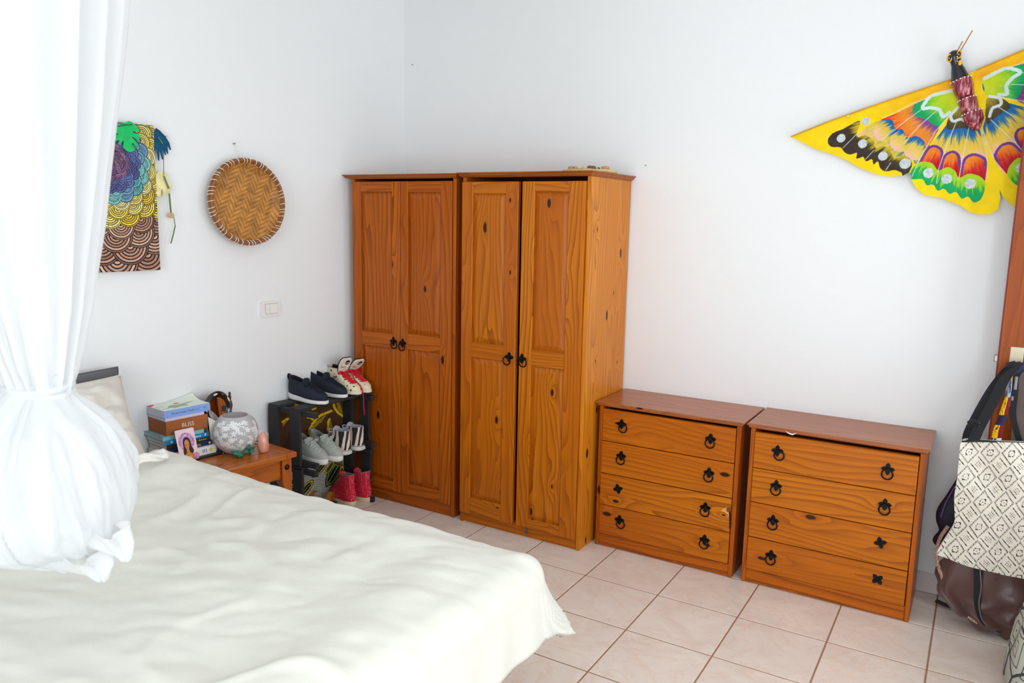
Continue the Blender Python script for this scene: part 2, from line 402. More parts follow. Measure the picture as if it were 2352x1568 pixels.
g = G(); g.bb(p0[0], p0[0]+0.043, LY-0.004, LY, 0.86, on(1, LY, 2335, 797)[2], 0.002); mk('lock_plate', g, M_PLATE, door, smooth=None)
M_STEEL = plain('steel', (150, 148, 145), 0.3, 1.0, var=0.03)
g = G(); zc = on(1, LY+0.02, 2287, 822)[2]; g.bb(LX0-0.014, LX0, LY+0.012, LY+0.03, zc-0.013, zc+0.013, 0.002); mk('latch', g, M_STEEL, door, smooth=None)
hx = p0[0]+0.0215; hz = on(1, LY-0.04, 2335, 834)[2]-0.012
g = G(); g.lathe([(0.009, 0), (0.009, 0.05)], (hx, LY-0.002, hz), 12, rot=((1, 0, 0), (0, 0, -1), (0, 1, 0)))
g.tube([(hx-0.006, LY-0.05, hz), (hx+0.05, LY-0.052, hz+0.001), (hx+0.12, LY-0.05, hz)], 0.009, 10); mk('handle', g, M_STEEL, door)
g = G(); g.lathe([(0.003, 0), (0.003, 0.002)], (hx, LY-0.0035, 0.985), 8, rot=((1, 0, 0), (0, 0, -1), (0, 1, 0))); mk('screw', g, M_STEEL, door)
g = G(); g.bb(RX-0.012, RX+TH, DY0-0.035, DY0, 0, DZ, .003); g.bb(RX-0.012, RX+TH, DY1, DY1+0.035, 0, DZ, .003); g.bb(RX-0.012, RX+TH, DY1, DY0, DZ-0.035, DZ, .003)
struct(mk('trim_1', g, M_DOORF, smooth=None))
# ================================================================== WARDROBES AND CHESTS
M_IRON = plain('black_iron', (20, 19, 20), 0.38, 0.6, var=0.1)
def handle_mesh(ring=True, swing=0.0, rot45=0.0):
    g = G(); n = 48; poly = []
    for i in range(n):
        a = 2*math.pi*i/n; c = math.cos(4*(a+rot45)); k = (c+1)/2
        r = 0.0115+0.0108*k**0.55+(0.0025 if c > 0.97 else 0)
        poly.append((r*math.sin(a), r*math.cos(a)))
    g.prism(poly, lambda x, y, d: (x, -d, y), 0.0028)
    g.sphere((0, -0.005, 0.001), (0.0065, 0.006, 0.0065), 12, 8)
    if ring:
        R = 0.0195; a = np.arange(28)*2*np.pi/28; off = np.array([R*math.sin(swing), -0.0085, -R*math.cos(swing)])
        g.tube(np.stack([R*np.sin(a), np.zeros(28)-0.0015, R*np.cos(a)], 1)+off, 0.003, 7, closed=True)
    me = bpy.data.meshes.new('handle'); me.from_pydata(g.v, [], g.f); bm = bmesh.new(); bm.from_mesh(me); bmesh.ops.recalc_face_normals(bm, faces=bm.faces); bm.to_mesh(me); bm.free()
    finish(me, 35); me.materials.append(M_IRON); return me
HM = [handle_mesh(), handle_mesh(swing=0.5), handle_mesh(swing=-0.45), handle_mesh(ring=False, rot45=.3), handle_mesh(ring=False, rot45=0.75)]
def panel(name, x0, x1, z0, z1, yf, mat, parent):
    """raised and fielded panel: recessed rim, sloped bevel, raised field"""
    g = G(); b = 0.024; r = 0.009
    def ring(i, d): return [(x0+i, yf+d, z0+i), (x1-i, yf+d, z0+i), (x1-i, yf+d, z1-i), (x0+i, yf+d, z1-i)]
    V = ring(0, 0.016)+ring(0, 0.0115)+ring(0.003, 0.0115)+ring(b, 0.0035)+ring(b+0.003, 0.003)
    F = [(k*4+i, k*4+(i+1) % 4, k*4+4+(i+1) % 4, k*4+4+i) for k in range(4) for i in range(4)]+[(16, 17, 18, 19)]
    g.add(V, F); return mk(name, g, mat, parent, smooth=None)
def wardrobe(label, x0, x1, yf, zt, doors, kind, sidekind, corn):
    yb = -0.012
    t = thing('wardrobe', label, 'wardrobe', ((x0+x1)/2, (yf+yb)/2, 0))
    pv, ph, ps = pine(2, kind), pine(0, kind), pine(2, sidekind)
    th = 0.018; pz = 0.062
    for xa, m in ((x0, pv), (x1-th, ps)):
        g = G(); g.bb(xa, xa+th, yf, yb, 0, zt, 0.0015); mk('side_panel', g, m, t, smooth=None)
    g = G(); g.bb(x0+th, x1-th, yb-0.006, yb, 0.03, zt); mk('back_panel', g, pv, t, smooth=None)
    g = G(); g.bb(x0+th, x1-th, yf+0.008, yf+0.024, 0, pz, 0.001); mk('plinth', g, ph, t, smooth=None)
    g = G(); g.bb(x0+th, x1-th, yf+0.03, yb-0.006, pz-0.016, pz); mk('base_board', g, ph, t, smooth=None)
    g = G(); prof = [(0.002, 0.0), (0.006, 0.004), (0.012, 0.007), (0.014, 0.013), (0.020, 0.016), (0.022, 0.0215)]; e = corn
    rings = []
    for o, h in [(0, 0)]+prof:
        rings.append([(x0-o-e[0]*(h > 0), yb+0.004, zt+h), (x0-o-e[0]*(h > 0), yf-o-.006, zt+h), (x1+o, yf-o-.006, zt+h), (x1+o, yb+0.004, zt+h)])
    m = len(rings); g.add([p for r in rings for p in r], [(k*4+i, k*4+(i+1) % 4, k*4+4+(i+1) % 4, k*4+4+i) for k in range(m-1) for i in range(4)]+[(3, 2, 1, 0), tuple(4*(m-1)+i for i in range(4))])
    mk('cornice', g, wood('pine_cornice', 0, (176, 96, 30), (158, 82, 24), (112, 54, 14), knot=.06), t, smooth=None)
    for d in doors:
        a, b, z0, z1 = d['x0'], d['x1'], d['z0'], d['z1']; yd = yf-0.010-d.get('proud', 0); yq = yf+0.009; sw = d.get('stile', 0.047)
        fl = d.get('swl', sw); fr = d.get('swr', sw)
        g = G(); g.bb(a, a+fl, yd, yq, z0, z1, 0.0025); g.bb(b-fr, b, yd, yq, z0, z1, 0.0025); dm = mk('door', g, pv, t, smooth=None)
        lv = d['lev']                     # top rail bottom, mid rail top, mid rail bottom, bottom rail top
        for zb, zt_ in ((lv[0], z1-0.0005), (lv[2], lv[1]), (z0+0.0005, lv[3])):
            g = G(); g.bb(a+fl-0.001, b-fr+0.001, yd+0.0006, yq, zb, zt_, 0.002); mk('rail', g, ph, dm, smooth=None)
        panel('panel', a+fl-0.001, b-fr+0.001, lv[1], lv[0], yd+0.001, pv, dm); panel('panel', a+fl-0.001, b-fr+0.001, lv[3], lv[2], yd+0.001, pv, dm)
        h = d['h']; inst('handle', HM[d.get('hm', 0)], dm, (h[0], yd, h[1]))
    return t
Y1, Y2 = -0.444, -0.452
def z1_(x, y): return on(1, Y1-0.01, x, y)
def z2_(x, y): return on(1, Y2-0.01, x, y)
def W1d(xa, xb, lev, h, hm=0, **k):
    return dict(x0=z1_(xa, 700)[0], x1=z1_(xb, 700)[0], z0=0.066, z1=1.698, lev=[z1_(*q)[2] for q in lev], h=(z1_(*h)[0], z1_(*h)[2]+0.006), hm=hm, **k)
w1 = wardrobe('two-door pine wardrobe with reddish grain beside the black shoe rack', 0.009, 0.677, Y1, 1.711,
   [dict(W1d(812, 918.2, [(862, 440), (862, 763), (862, 795), (862, 1096)], (904, 786), 1), x0=0.0285, swl=0.047, swr=0.052),
    dict(W1d(919, 1041, [(975, 441), (975, 771), (975, 807), (975, 1120)], (925, 790), 0), x1=0.6575, swl=0.05, swr=0.066)], 'r', 'r', (0.022, 0))
def W2d(xa, xb, lev, h, hm=0, **k):
    return dict(x0=z2_(xa, 700)[0], x1=z2_(xb, 700)[0], z0=0.055, z1=1.692, lev=[z2_(*q)[2] for q in lev], h=(z2_(*h)[0], z2_(*h)[2]+0.006), hm=hm, **k)
w2 = wardrobe('two-door knotty pine wardrobe with side panel in a lit tone beside the drawer chests', 0.7228, 1.3968, Y2, 1.713,
   [dict(W2d(1061, 1187, [(1125, 444), (1125, 789), (1122, 824), (1115, 1150)], (1171, 822), 2, proud=0.006), x0=0.728, swl=0.062, swr=0.068),
    dict(W2d(1195, 1345, [(1270, 440), (1262, 808), (1262, 845), (1250, 1200)], (1200, 826), 1, proud=0.004), x1=1.3775, swl=0.066, swr=0.082)], '', 's', (0.0, 0))
g = G(); c = on(1, Y2-0.004, 1211, 1219); g.tube([c+(0, -0.004, 0.022), c+(0.002, -0.006, 0.008), c+(-0.002, -0.007, -0.006), c+(0.001, -0.003, -0.014)], [0.003, 0.005, 0.006, 0.002], 8, flat=0.6)
tag(mk('cloth_scrap', g, plain('blue_cloth', (66, 78, 110), .9, var=.25, vs=200), base=c), 'scrap of blue cloth caught under a wardrobe door', 'cloth')

def chest(label, x0, x1, yf, ztop, rows, handles, tilt, bad=9):
    yb = -0.012; th = 0.018; h = 0.0146; tt = 0.021
    t = thing('chest_of_drawers', label, 'chest', ((x0+x1)/2, (yf+yb)/2, 0))
    zt = ztop-tt
    for xa in (x0, x1-th):
        g = G(); g.bb(xa, xa+th, yf, yb, 0, zt, 0.0015); mk('side_panel', g, pine(2, 'r'), t, smooth=None)
    g = G(); g.bb(x0+th, x1-th, yb-0.006, yb, 0.02, zt); mk('back_panel', g, pine(2, 'r'), t, smooth=None)
    g = G(); g.bb(x0+th, x1-th, yf+0.004, yf+0.02, 0, rows[-1]-0.003, 0.001); mk('plinth', g, pine(0, 'r'), t, smooth=None)
    rings = [(0.000, 0), (0.006, 0.003), (0.0085, 0.008), (0.0075, 0.012), (h, 0.014), (h, 0.0185), (h-0.003, tt)]
    g = G(); g.add([p for o, z in rings for p in ((x0-o, -0.004, zt+z), (x0-o, yf-o, zt+z), (x1+o, yf-o, zt+z), (x1+o, -0.004, zt+z))],
        [(k*4+i, k*4+(i+1) % 4, k*4+4+(i+1) % 4, k*4+4+i) for k in range(len(rings)-1) for i in range(4)]+[(3, 2, 1, 0), tuple(4*(len(rings)-1)+i for i in range(4))])
    mk('top', g, wood('pine_top', 0, (186, 106, 50), (168, 90, 38), (122, 58, 20), rough=.3, knot=.06, coat=.3, nrm=2), t, smooth=None)
    for r in range(4):
        z1, z0 = rows[r]-0.0018, rows[r+1]+0.0018; pr = 0.006+tilt[r]
        g = G(); g.bb(x0+th+0.0015, x1-th-0.0025, yf-pr, yf+0.014, z0, z1-(0.007 if r == 0 else 0), 0.002)
        dm = mk('drawer', g, pine(0, 'r' if r == bad else ''), t, smooth=None)
        gb = G(); gb.bb(x0+th+0.012, x1-th-0.012, yf+0.014, yb-0.03, z0+0.012, z1-0.03); mk('drawer_box', gb, pine(0, 'r'), dm, smooth=None)
        for hx_, hz_, k in handles[r]:
            p = on(1, yf-pr, hx_, hz_); inst('handle', HM[k], dm, (p[0], yf-pr, p[2]+0.004))
    return t
def Z7(x, y): s = 840/2271; return (1340+x*s, 880+y*s)
ch1 = chest('four-drawer pine chest beside the knotty wardrobe, with a splintered drawer edge', 1.4216, 2.0759, -0.3303, 0.697, [0.674, 0.513, 0.358, 0.205, 0.060],
  [[(*Z7(238, 258), 1), (*Z7(790, 350), 0)], [(*Z7(235, 455), 0), (*Z7(780, 560), 0)], [(*Z7(215, 660), 3), (*Z7(757, 775), 0)], [(*Z7(224, 852), 1), (*Z7(752, 975), 0)]], [0, 0, .002, 0])
ch2 = chest('four-drawer pine chest between the other chest and the hanging bags', 2.1162, 2.7673, -0.3301, 0.700, [0.675, 0.512, 0.362, 0.207, 0.062],
  [[(*Z7(1205, 424), 1), (*Z7(1890, 538), 0)], [(*Z7(1197, 640), 0), (*Z7(1872, 758), 0)], [(*Z7(1177, 855), 0), (*Z7(1843, 995), 3)], [(*Z7(1165, 1072), 0), (*Z7(1825, 1222), 4)]], [.002, 0, .0, .001])
dr3 = [o for o in ch1.children if o.name.startswith('drawer')][2]
M_RAW = plain('raw_split_wood', (226, 160, 92), .8, var=.12, vs=90); M_GAP = plain('gap_shade', (34, 16, 10), .9)  # M_GAP: shade inside the split, painted as a near-black slab
yq_ = -0.3303-.008-.0004
def chip(pts, mat, dd=.0012):
    P = [on(1, yq_, *Z7(*p)) for p in pts]; g = G(); g.add(P+[p-np.array([0, dd, 0]) for p in P], [tuple(range(len(P))), tuple(reversed(range(len(P), 2*len(P))))]+[(i, i+len(P), (i+1) % len(P)+len(P), (i+1) % len(P)) for i in range(len(P))]); mk('splinter_gap', g, mat, dr3, smooth=None)
chip([(850, 790), (885, 770), (905, 780), (903, 800), (908, 822), (890, 835), (900, 815), (875, 800)], M_RAW); chip([(887, 778), (912, 766), (914, 812), (905, 822), (903, 800), (892, 796)], plain('split_brown', (120, 60, 24), .8, var=.2), .0018); chip([(906, 800), (915, 790), (914, 905), (908, 905)], M_GAP, .0024)
c = on(1, -0.339, 1817, 995); g = G(); g.tube([c+(-0.022, 0.002, 0.006), c+(-0.01, -0.004, 0.001), c+(0.006, -0.005, -0.002), c+(0.02, 0.002, 0.003)], [0.002, 0.005, 0.006, 0.002], 8, flat=.5)
tag(mk('cloth_corner', g, plain('white_cloth', (238, 236, 232), .9, var=.03), base=c), 'white cloth corner sticking out above a top drawer', 'cloth')

# shells on a woven mat on the wardrobe
M_STRAW = plain('straw', (222, 190, 130), 0.8, var=0.2, vs=160, bump=.5, bscale=300)
tp = on(2, 1.736, 1365, 397); cx, cy = 1.28, -0.23
mat_ = thing('shell_mat', 'small straw mat lying on top of the knotty wardrobe', 'mat', (cx, cy, 1.7345))
for k in range(7):
    a = np.arange(40)*2*np.pi/40; r = 0.018+k*0.0165
    g = G(); g.tube(np.stack([cx+r*np.cos(a), cy+r*1.05*np.sin(a), 1.7415+0.0015*np.sin(a*9+k)+(.002 if k == 6 else 0)], 1), 0.0085, 7, closed=True); mk('straw_coil', g, M_STRAW, mat_)
shc = [(226, 205, 180), (120, 92, 78), (200, 150, 120), (236, 226, 210), (96, 76, 66), (210, 180, 150)]
for k in range(9):
    a = k*0.75; r = 0.02+0.009*k; p = np.array([cx+r*math.cos(a), cy+r*math.sin(a), 1.7485])
    if k in (2, 5): p[:2] = (cx-.08+k*.01, cy-.06)
    g = G(); n = 26; tt = np.linspace(0, 1, n); sp = 5*np.pi*tt; R = 0.011*(1-tt)+.001
    base = np.stack([p[0]+R*np.cos(sp)+0.012*tt*math.cos(a*3), p[1]+R*np.sin(sp)+.012*tt*math.sin(a*3), p[2]+0.008+0.010*tt], 1)
    g.tube(base, 0.0095*(1-tt)+0.0015, 8)
    col = shc[k % 6]
    tag(mk('sea_shell', g, plain('shell_%d' % (k % 6), col, 0.4, var=0.2, vs=120), base=p), 'small spiral sea shell lying on the straw mat', 'shell', 'shells on the straw mat')
# ================================================================== BED
M_MATT = plain('mattress_ticking', (226, 224, 216), 0.9, var=0.03, vs=60)
M_BASE = plain('bed_base_cloth', (110, 104, 98), 0.95, var=0.08, vs=80)
BX0, BX1, BY0, BY1, BZ = -0.17, 1.80, -3.42, -1.735, 0.50
bed = thing('bed', 'double bed with thick mattress standing against the left wall', 'bed', ((BX0+BX1)/2, (BY0+BY1)/2, 0))
g = G(); g.bb(BX0, BX1-0.03, BY0+0.03, BY1-0.03, 0.10, 0.26, 0.01); mk('base', g, M_BASE, bed, smooth=None)
for x in (BX0+0.12, BX1-0.2):
    for y in (BY0+0.14, BY1-0.14):
        g = G(); g.lathe([(0.022, 0), (0.028, 0.10)], (x, y, 0), 14); mk('leg', g, plain('dark_leg', (50, 40, 34), .5), bed)
g = G(); g.bb(BX0, BX1, BY0, BY1, 0.26, BZ, 0.045, 4); mk('mattress', g, M_MATT, bed)
# duvet draped over the mattress
def duvetmat():
    t = NT('pale_green_cotton'); v = t.coord()
    t.set(t.b.inputs['Base Color'], t.mix(t.noise(v, 3, 3), L4((227, 225, 213)), L4((233, 231, 221)))); t.bs(Roughness=0.9, Sheen_Weight=0.25, Specular_IOR_Level=0.2)
    t.bump(t.math('ADD', t.noise(v, 420, 2), t.math('MULTIPLY', t.noise(t.coord((1, 3, 1)), 16, 4, .6, .8), 1.2)), 0.22, 0.006); return t.m
XE, YE, YN = 1.815, -1.735, -3.40; RB = 0.085
na, nb = 200, 220
A_, B_ = np.meshgrid(np.linspace(0.20, XE+0.27, na), np.linspace(YN-0.22, YE+0.175, nb), indexing='ij')
ex = np.maximum(A_-XE, 0); ey = np.maximum(B_-YE, 0); en = np.maximum(YN-B_, 0)
# the side by the night stand is tucked in closer
ey = ey*np.clip((A_-0.25)/0.6, 0.35, 1)
ee = np.sqrt(ex**2+(ey+en)**2); cs = np.where(ee > 0, ex/(ee+1e-9), 0); sn = np.where(ee > 0, (ey-en)/(ee+1e-9), 0)
arc = RB*np.pi/2; ph = np.minimum(ee, arc)/RB; rest = np.maximum(ee-arc, 0)
corner = (ex > 0)*(ey > 0)*np.minimum(ex, ey)/0.18
outd = RB*np.sin(ph)+rest*(0.20+0.30*corner); down = RB*(1-np.cos(ph))+rest*(0.97-0.15*corner)
Xd = np.minimum(A_, XE)+outd*cs; Yd = np.clip(B_, YN, YE)+outd*sn
u = A_; w = B_
puff = 0.030*fbm(u*1.5+3, w*1.5, 2, 3)+0.016*fbm(u*4, w*5, 3, 5)
dirn = u*0.45+w*0.9
wr = 0.5+0.5*np.sin((dirn*15+4.5*fbm(u*1.7, w*1.7, 3, 8)*6)); wr = wr**3*0.016*np.clip(fbm(u*2.2, w*2.2, 2, 11)*2-0.55, 0, 1)
wr2 = np.abs(fbm(u*3.5+w*2.0, w*7-u*3, 3, 21)-0.5)*0.030
edgepuff = 0.020*np.exp(-((np.minimum(np.minimum(XE-A_, YE-B_), .5)-0.10)/0.10)**2)
head = 0.018*np.exp(-((A_-0.36)/0.26)**2-((B_+1.86)/0.16)**2)
fade = np.clip(1-rest/0.08, 0.15, 1); Zd = 0.556+puff-0.02+(wr+wr2)*fade-down*1.0+edgepuff+head
# vertical folds in the hanging part
fold = np.clip(rest/0.10, 0, 1)*0.004*np.sin((B_*cs+A_*sn)*38+3*fbm(u*5, w*5, 2, 4)); Xd = Xd+fold*cs; Yd = Yd+fold*sn
g = G(); g.grid(np.stack([Xd, Yd, Zd], -1)); duv = mk('duvet', g, duvetmat(), smooth=True, fixn=False, base=(0.9, -2.5, 0.5))
sm = duv.modifiers.new('thick', 'SOLIDIFY'); sm.thickness = 0.045; sm.offset = -1
tag(duv, 'rumpled pale green-white duvet spread over the bed', 'duvet')

def cushion(name, label, cat, c, ex, ey, W, H, Tk, mat, parts=None, seed=1, ear=0.10, group=None, crease=0.012):
    """pillow with pinched corners; ex along its width, ey up its height"""
    ex = np.array(ex, float); ex /= np.linalg.norm(ex); ey = np.array(ey, float); ey -= ex*(ex@ey); ey /= np.linalg.norm(ey); ez = np.cross(ex, ey)
    n = 46; U, V = np.meshgrid(np.linspace(-1, 1, n), np.linspace(-1, 1, n), indexing='ij')
    pin = 1-ear*(1-np.abs(V)**1.5)*np.abs(U)**3; pin2 = 1-ear*(1-np.abs(U)**1.5)*np.abs(V)**3
    th = (np.clip(1-U**4, 0, 1)*np.clip(1-V**4, 0, 1))**0.6
    cr = crease*(fbm(U*3, V*3, 3, seed)-.5)+crease*1.2*(np.abs(fbm(U*2+V*2.2, V*4-U*2, 3, seed+4)-.5)-.1)
    root = thing(name, label, cat, np.array(c), 0, group); g = G()
    for sgn in (1, -1):
        P = np.asarray(c)+(U*pin*W/2)[..., None]*ex+(V*pin2*H/2)[..., None]*ey+((th*Tk/2+cr*th)*sgn)[..., None]*ez
        g.grid(P if sgn > 0 else P[::-1])
    bm = bmesh.new(); me = bpy.data.meshes.new('tmp'); me.from_pydata(g.v, [], g.f); bm.from_mesh(me); bmesh.ops.remove_doubles(bm, verts=bm.verts, dist=1e-5)
    bm.verts.index_update(); g2 = G(); g2.add([v.co for v in bm.verts], [[v.index for v in f.verts] for f in bm.faces]); bm.free(); bpy.data.meshes.remove(me)
    mk('cover', g2, mat, root, smooth=True)
    t = np.linspace(-1, 1, 40); e = lambda a, b: np.asarray(c)+ex*(a*(1-ear*(1-abs(b)**1.5)*abs(a)**3)*W/2)+ey*(b*(1-ear*(1-abs(a)**1.5)*abs(b)**3)*H/2)
    loop = [e(x, 1) for x in t]+[e(1, -x) for x in t[1:]]+[e(-x, -1) for x in t[1:]]+[e(-1, x) for x in t[1:-1]]
    g3 = G(); g3.tube(loop, 0.004, 6, closed=True); mk('seam', g3, mat, root)
    return root
M_GREYP = plain('charcoal_linen', (98, 96, 100), 0.95, var=0.07, vs=120, bump=.3, bscale=500, sheen=.2)
def linenmat():
    t = NT('oat_linen'); v = t.coord()
    t.set(t.b.inputs['Base Color'], t.mix(t.noise(v, 6, 5, .6, .8), L4((214, 206, 194)), L4((234, 229, 219)))); t.bs(Roughness=0.95, Sheen_Weight=0.2)
    t.bump(t.math('ADD', t.noise(v, 500, 2), t.math('MULTIPLY', t.noise(v, 22, 4, .6, 1.0), 1.5)), 0.4, 0.006); return t.m
M_LINEN = linenmat()
up = np.array([0, 0, 1.0])
gt_ = onL(267, 850, 0.06); s_gr = -(gt_@-WD)
s_top = float(gt_@WD)
cushion('pillow', 'charcoal grey pillow propped against the wall behind the linen pillow', 'pillow', wl(s_top+0.33, 0.105, gt_[2]-0.175), WD, up*1.0+WN*-0.16, 0.66, 0.385, 0.13, M_GREYP, seed=2, ear=.07)
lt = on(1, -1.80, 240, 868)
cushion('pillow', 'rumpled off-white linen pillow leaning on the charcoal pillow', 'pillow', wl(s_top+0.36, 0.315, 0.694), WD+np.array([0, 0, .02]), up*0.82-WN*0.62, 0.64, 0.47, 0.17, M_LINEN, seed=9, ear=.10, crease=.055)
# twisted corner of the white sheet
a = on(2, 0.615, 296, 1074); b = on(2, 0.66, 388, 1033); n = 40; t_ = np.linspace(0, 1, n)
pts = a+(b-a)*t_[:, None]+np.stack([0*t_, 0*t_, 0.012*np.sin(t_*5)], 1)
g = G(); nn = 20; ax = (b-a)/np.linalg.norm(b-a); sx = np.cross(ax, up); sx /= np.linalg.norm(sx); sy = np.cross(sx, ax); R = []
for i in range(n):
    r = np.interp(t_[i], [0, .3, .7, .93, 1], [.020, .018, .023, .026, .006]); an = np.arange(nn)*2*np.pi/nn
    rr = r*(1+0.22*np.sin(3*an+t_[i]*9)); R.append(pts[i]+rr[:, None]*(np.cos(an)[:, None]*sx+np.sin(an)[:, None]*sy*0.8))
g.grid(np.array(R), closev=True); o = len(g.v); g.f.append(tuple(range(nn))); g.f.append(tuple(reversed(range(o-nn, o))))
tag(mk('sheet_corner', g, plain('white_sheet', (236, 231, 222), .9, var=.04, vs=60, bump=.4, bscale=120)), 'twisted corner of white bed sheet lying beside the books', 'sheet')

# mosquito net, knotted into a hanging bundle
def netmat():
    t = NT('white_net'); nt = t.t
    df = t.n('ShaderNodeBsdfDiffuse'); df.inputs[0].default_value = (0.93, 0.935, 0.94, 1)
    tl = t.n('ShaderNodeBsdfTranslucent'); tl.inputs[0].default_value = (0.95, 0.955, 0.96, 1)
    m1 = t.n('ShaderNodeMixShader'); m1.inputs[0].default_value = 0.45; t.set(m1.inputs[1], df.outputs[0]); t.set(m1.inputs[2], tl.outputs[0])
    tr = t.n('ShaderNodeBsdfTransparent'); m2 = t.n('ShaderNodeMixShader'); m2.inputs[0].default_value = 0.74
    t.set(m2.inputs[1], tr.outputs[0]); t.set(m2.inputs[2], m1.outputs[0]); t.set(t.out.inputs[0], m2.outputs[0]); return t.m
M_NET = netmat()
ND = 1.62
def np_(x, y): return CAM+ray(x, y)*ND
K = np_(88, 885); K0 = K.copy()
ra = RT-up*(RT@up); ra /= np.linalg.norm(ra); rf = np.cross(up, ra)     # sideways and depth axes of the bundle
pz = lambda y: np_(88, y)[2]
ppm = FOC/ND
net = thing('mosquito_net', 'gathered white mosquito net knotted into a hanging bundle over the bed', 'net', (K[0], K[1], pz(1335)))
def netloft(name, levels, nfold, seed, nz=90, nn=260, foldamp=0.10, lump=0.05):
    zs = np.array([l[0] for l in levels]); cx = np.array([l[1] for l in levels]); hw = np.array([l[2] for l in levels]); dw = np.array([l[3] for l in levels])
    tt = np.linspace(0, 1, nz); ti = np.linspace(0, 1, len(levels))
    from_ = lambda v: np.interp(tt, ti, v)
    Zs, Cx, Hw, Dw = map(from_, (zs, cx, hw, dw)); an = np.arange(nn)*2*np.pi/nn; rows = []
    k = 3
    ker = np.ones(2*k+1)/(2*k+1)
    sm_ = lambda v: np.convolve(np.pad(v, k, mode='edge'), ker, 'valid')
    Hw = sm_(Hw); Dw = sm_(Dw); Cx = sm_(Cx)
    for i in range(nz):
        f = 1+foldamp*np.sin(an*nfold+4*fbm(np.cos(an)*1.5+5, np.sin(an)*1.5+tt[i]*1.2, 2, seed)*3)*(0.5+vnoise(an*3, tt[i]*2+0*an, seed+2))
        f = f*(1+lump*(fbm(np.cos(an)*2.5+9, np.sin(an)*2.5+tt[i]*6, 3, seed+7)-.5))*(1+lump*.7*(np.abs(fbm(np.cos(an)*5+3+tt[i]*3, np.sin(an)*5+tt[i]*2, 3, seed+9)-.5)*4-.5))
        p = np.array([K[0], K[1], 0])+ra*Cx[i]
        rows.append(p+np.outer(np.cos(an)*Hw[i]*f, ra)+np.outer(np.sin(an)*Dw[i]*f, rf)+np.outer(np.ones(nn)*Zs[i]+0.006*np.sin(an*7+seed)*(i < 10), up))
    g = G(); g.grid(np.array(rows), closev=True); return mk(name, g, M_NET, net, smooth=True, fixn=False)
def LV(y, xl, xr, dk=0.8): 
    hw = (xr-xl)/2/ppm; return (pz(y), ((xl+xr)/2-88)/ppm, hw, hw*dk)
ztop = CZ-0.02
top = [LV(893, 18, 158), LV(860, 6, 166), LV(800, -18, 182), LV(700, -48, 204), LV(500, -95, 236), LV(250, -130, 272), LV(0, -160, 304), LV(-300, -175, 330)]
top += [(2.45, 0.0, 0.30, 0.26), (ztop-0.25, 0, 0.16, 0.14), (ztop, 0, 0.015, 0.015)]
netloft('hanging_net', top, 17, 31)
inner = [(l[0]-0.004, l[1]-0.006, l[2]*0.80, l[3]*0.8) for l in top]
netloft('inner_fold', inner, 11, 47, nn=160, foldamp=.2)
bag = [LV(1278, -60, 190, .7), LV(1270, -130, 240, .8), LV(1240, -165, 266, .9), LV(1185, -180, 284, .95), LV(1130, -184, 290, .95), LV(1050, -165, 276, .95), LV(980, -110, 236, .9), LV(935, -35, 188, .9), LV(905, 5, 166, .85), LV(888, 14, 160), LV(875, 12, 160)]
bag = [(l[0], l[1]-.004, l[2]*.96, l[3]*.96) for l in bag]
netloft('bundle', bag, 7, 63, nz=110, nn=320, foldamp=.02, lump=.11)
netloft('bundle_lining', [(l[0]+0.01, l[1], l[2]*.9, l[3]*.9) for l in bag], 9, 71, nz=60, nn=140, foldamp=.14)
# loose tails under the bundle
for (pts, rr) in (([(150, 1262), (195, 1285), (222, 1312), (236, 1334)], [.075, .05, .024, .007]), ([(225, 1215), (262, 1245), (283, 1272), (290, 1288)], [.05, .034, .016, .006]), ([(-20, 1245), (60, 1275), (120, 1298), (150, 1305)], [.04, .05, .035, .01])):
    P = np.array([np_(*q) for q in pts]); g = G(); P = smooth_poly(P, 6, False); r_ = np.interp(np.linspace(0, 1, len(P)), np.linspace(0, 1, 4), rr)
    n2 = 40; rows = []
    for i in range(len(P)):
        an = np.arange(n2)*2*np.pi/n2; f = 1+.28*np.sin(an*5+i*.35); rows.append(P[i]+np.outer(np.cos(an)*r_[i]*f, ra)+np.outer(np.sin(an)*r_[i]*f*.8, rf)+np.outer(np.sin(an*3)*r_[i]*.2, up))
    g.grid(np.array(rows), closev=True); mk('tail', g, M_NET, net, smooth=True, fixn=False)
a = np.arange(40)*2*np.pi/40
g = G(); kc = np_(88, 893)
for k in range(2): g.tube(np.array([kc+ra*0.064*math.cos(q)+rf*0.052*math.sin(q)+up*(k*.012-.006+.004*math.sin(2*q+k)) for q in a]), 0.008, 7, closed=True)
mk('knot', g, M_NET, net)
g = G(); g.lathe([(0.02, 0), (0.02, 0.01), (0.005, 0.02), (0.005, .03)], (K[0], K[1], ztop-0.012), 12); mk('ceiling_hook', g, M_STEEL, net)
# ================================================================== NIGHT STAND AND WHAT STANDS ON IT
NZ = 0.46
M_NS = lambda ax: wood('stand_pine_'+'xyz'[ax], ax, (208, 116, 30), (188, 96, 20), (130, 58, 8), rough=.26, knot=.08, coat=.4, nrm=2)
A = on(2, NZ, 682, 1037); sA = float(A@WD); dA = float(A@WN)     # far front corner of the top
ns = thing('night_stand', 'honey pine night stand with scalloped legs beside the bed', 'nightstand', wl(sA+0.24, dA/2, 0), -WA)
S0, S1, D0, D1 = sA, sA+0.47, 0.012, dA
def wbox(g, s0, s1, d0, d1, z0, z1, bev=0.002, seg=1): return g.box(wl((s0+s1)/2, (d0+d1)/2, (z0+z1)/2), (d1-d0, s1-s0, z1-z0), rz=-WA, bev=bev, seg=seg)
tt = 0.024
eg = 0.052; gap = 0.0015
top_parts = [(S0, S0+eg, D0, D1-0, 0), (S1-eg, S1, D0, D1, 0)]
n = 4; wdt = (D1-D0-0.0)/n
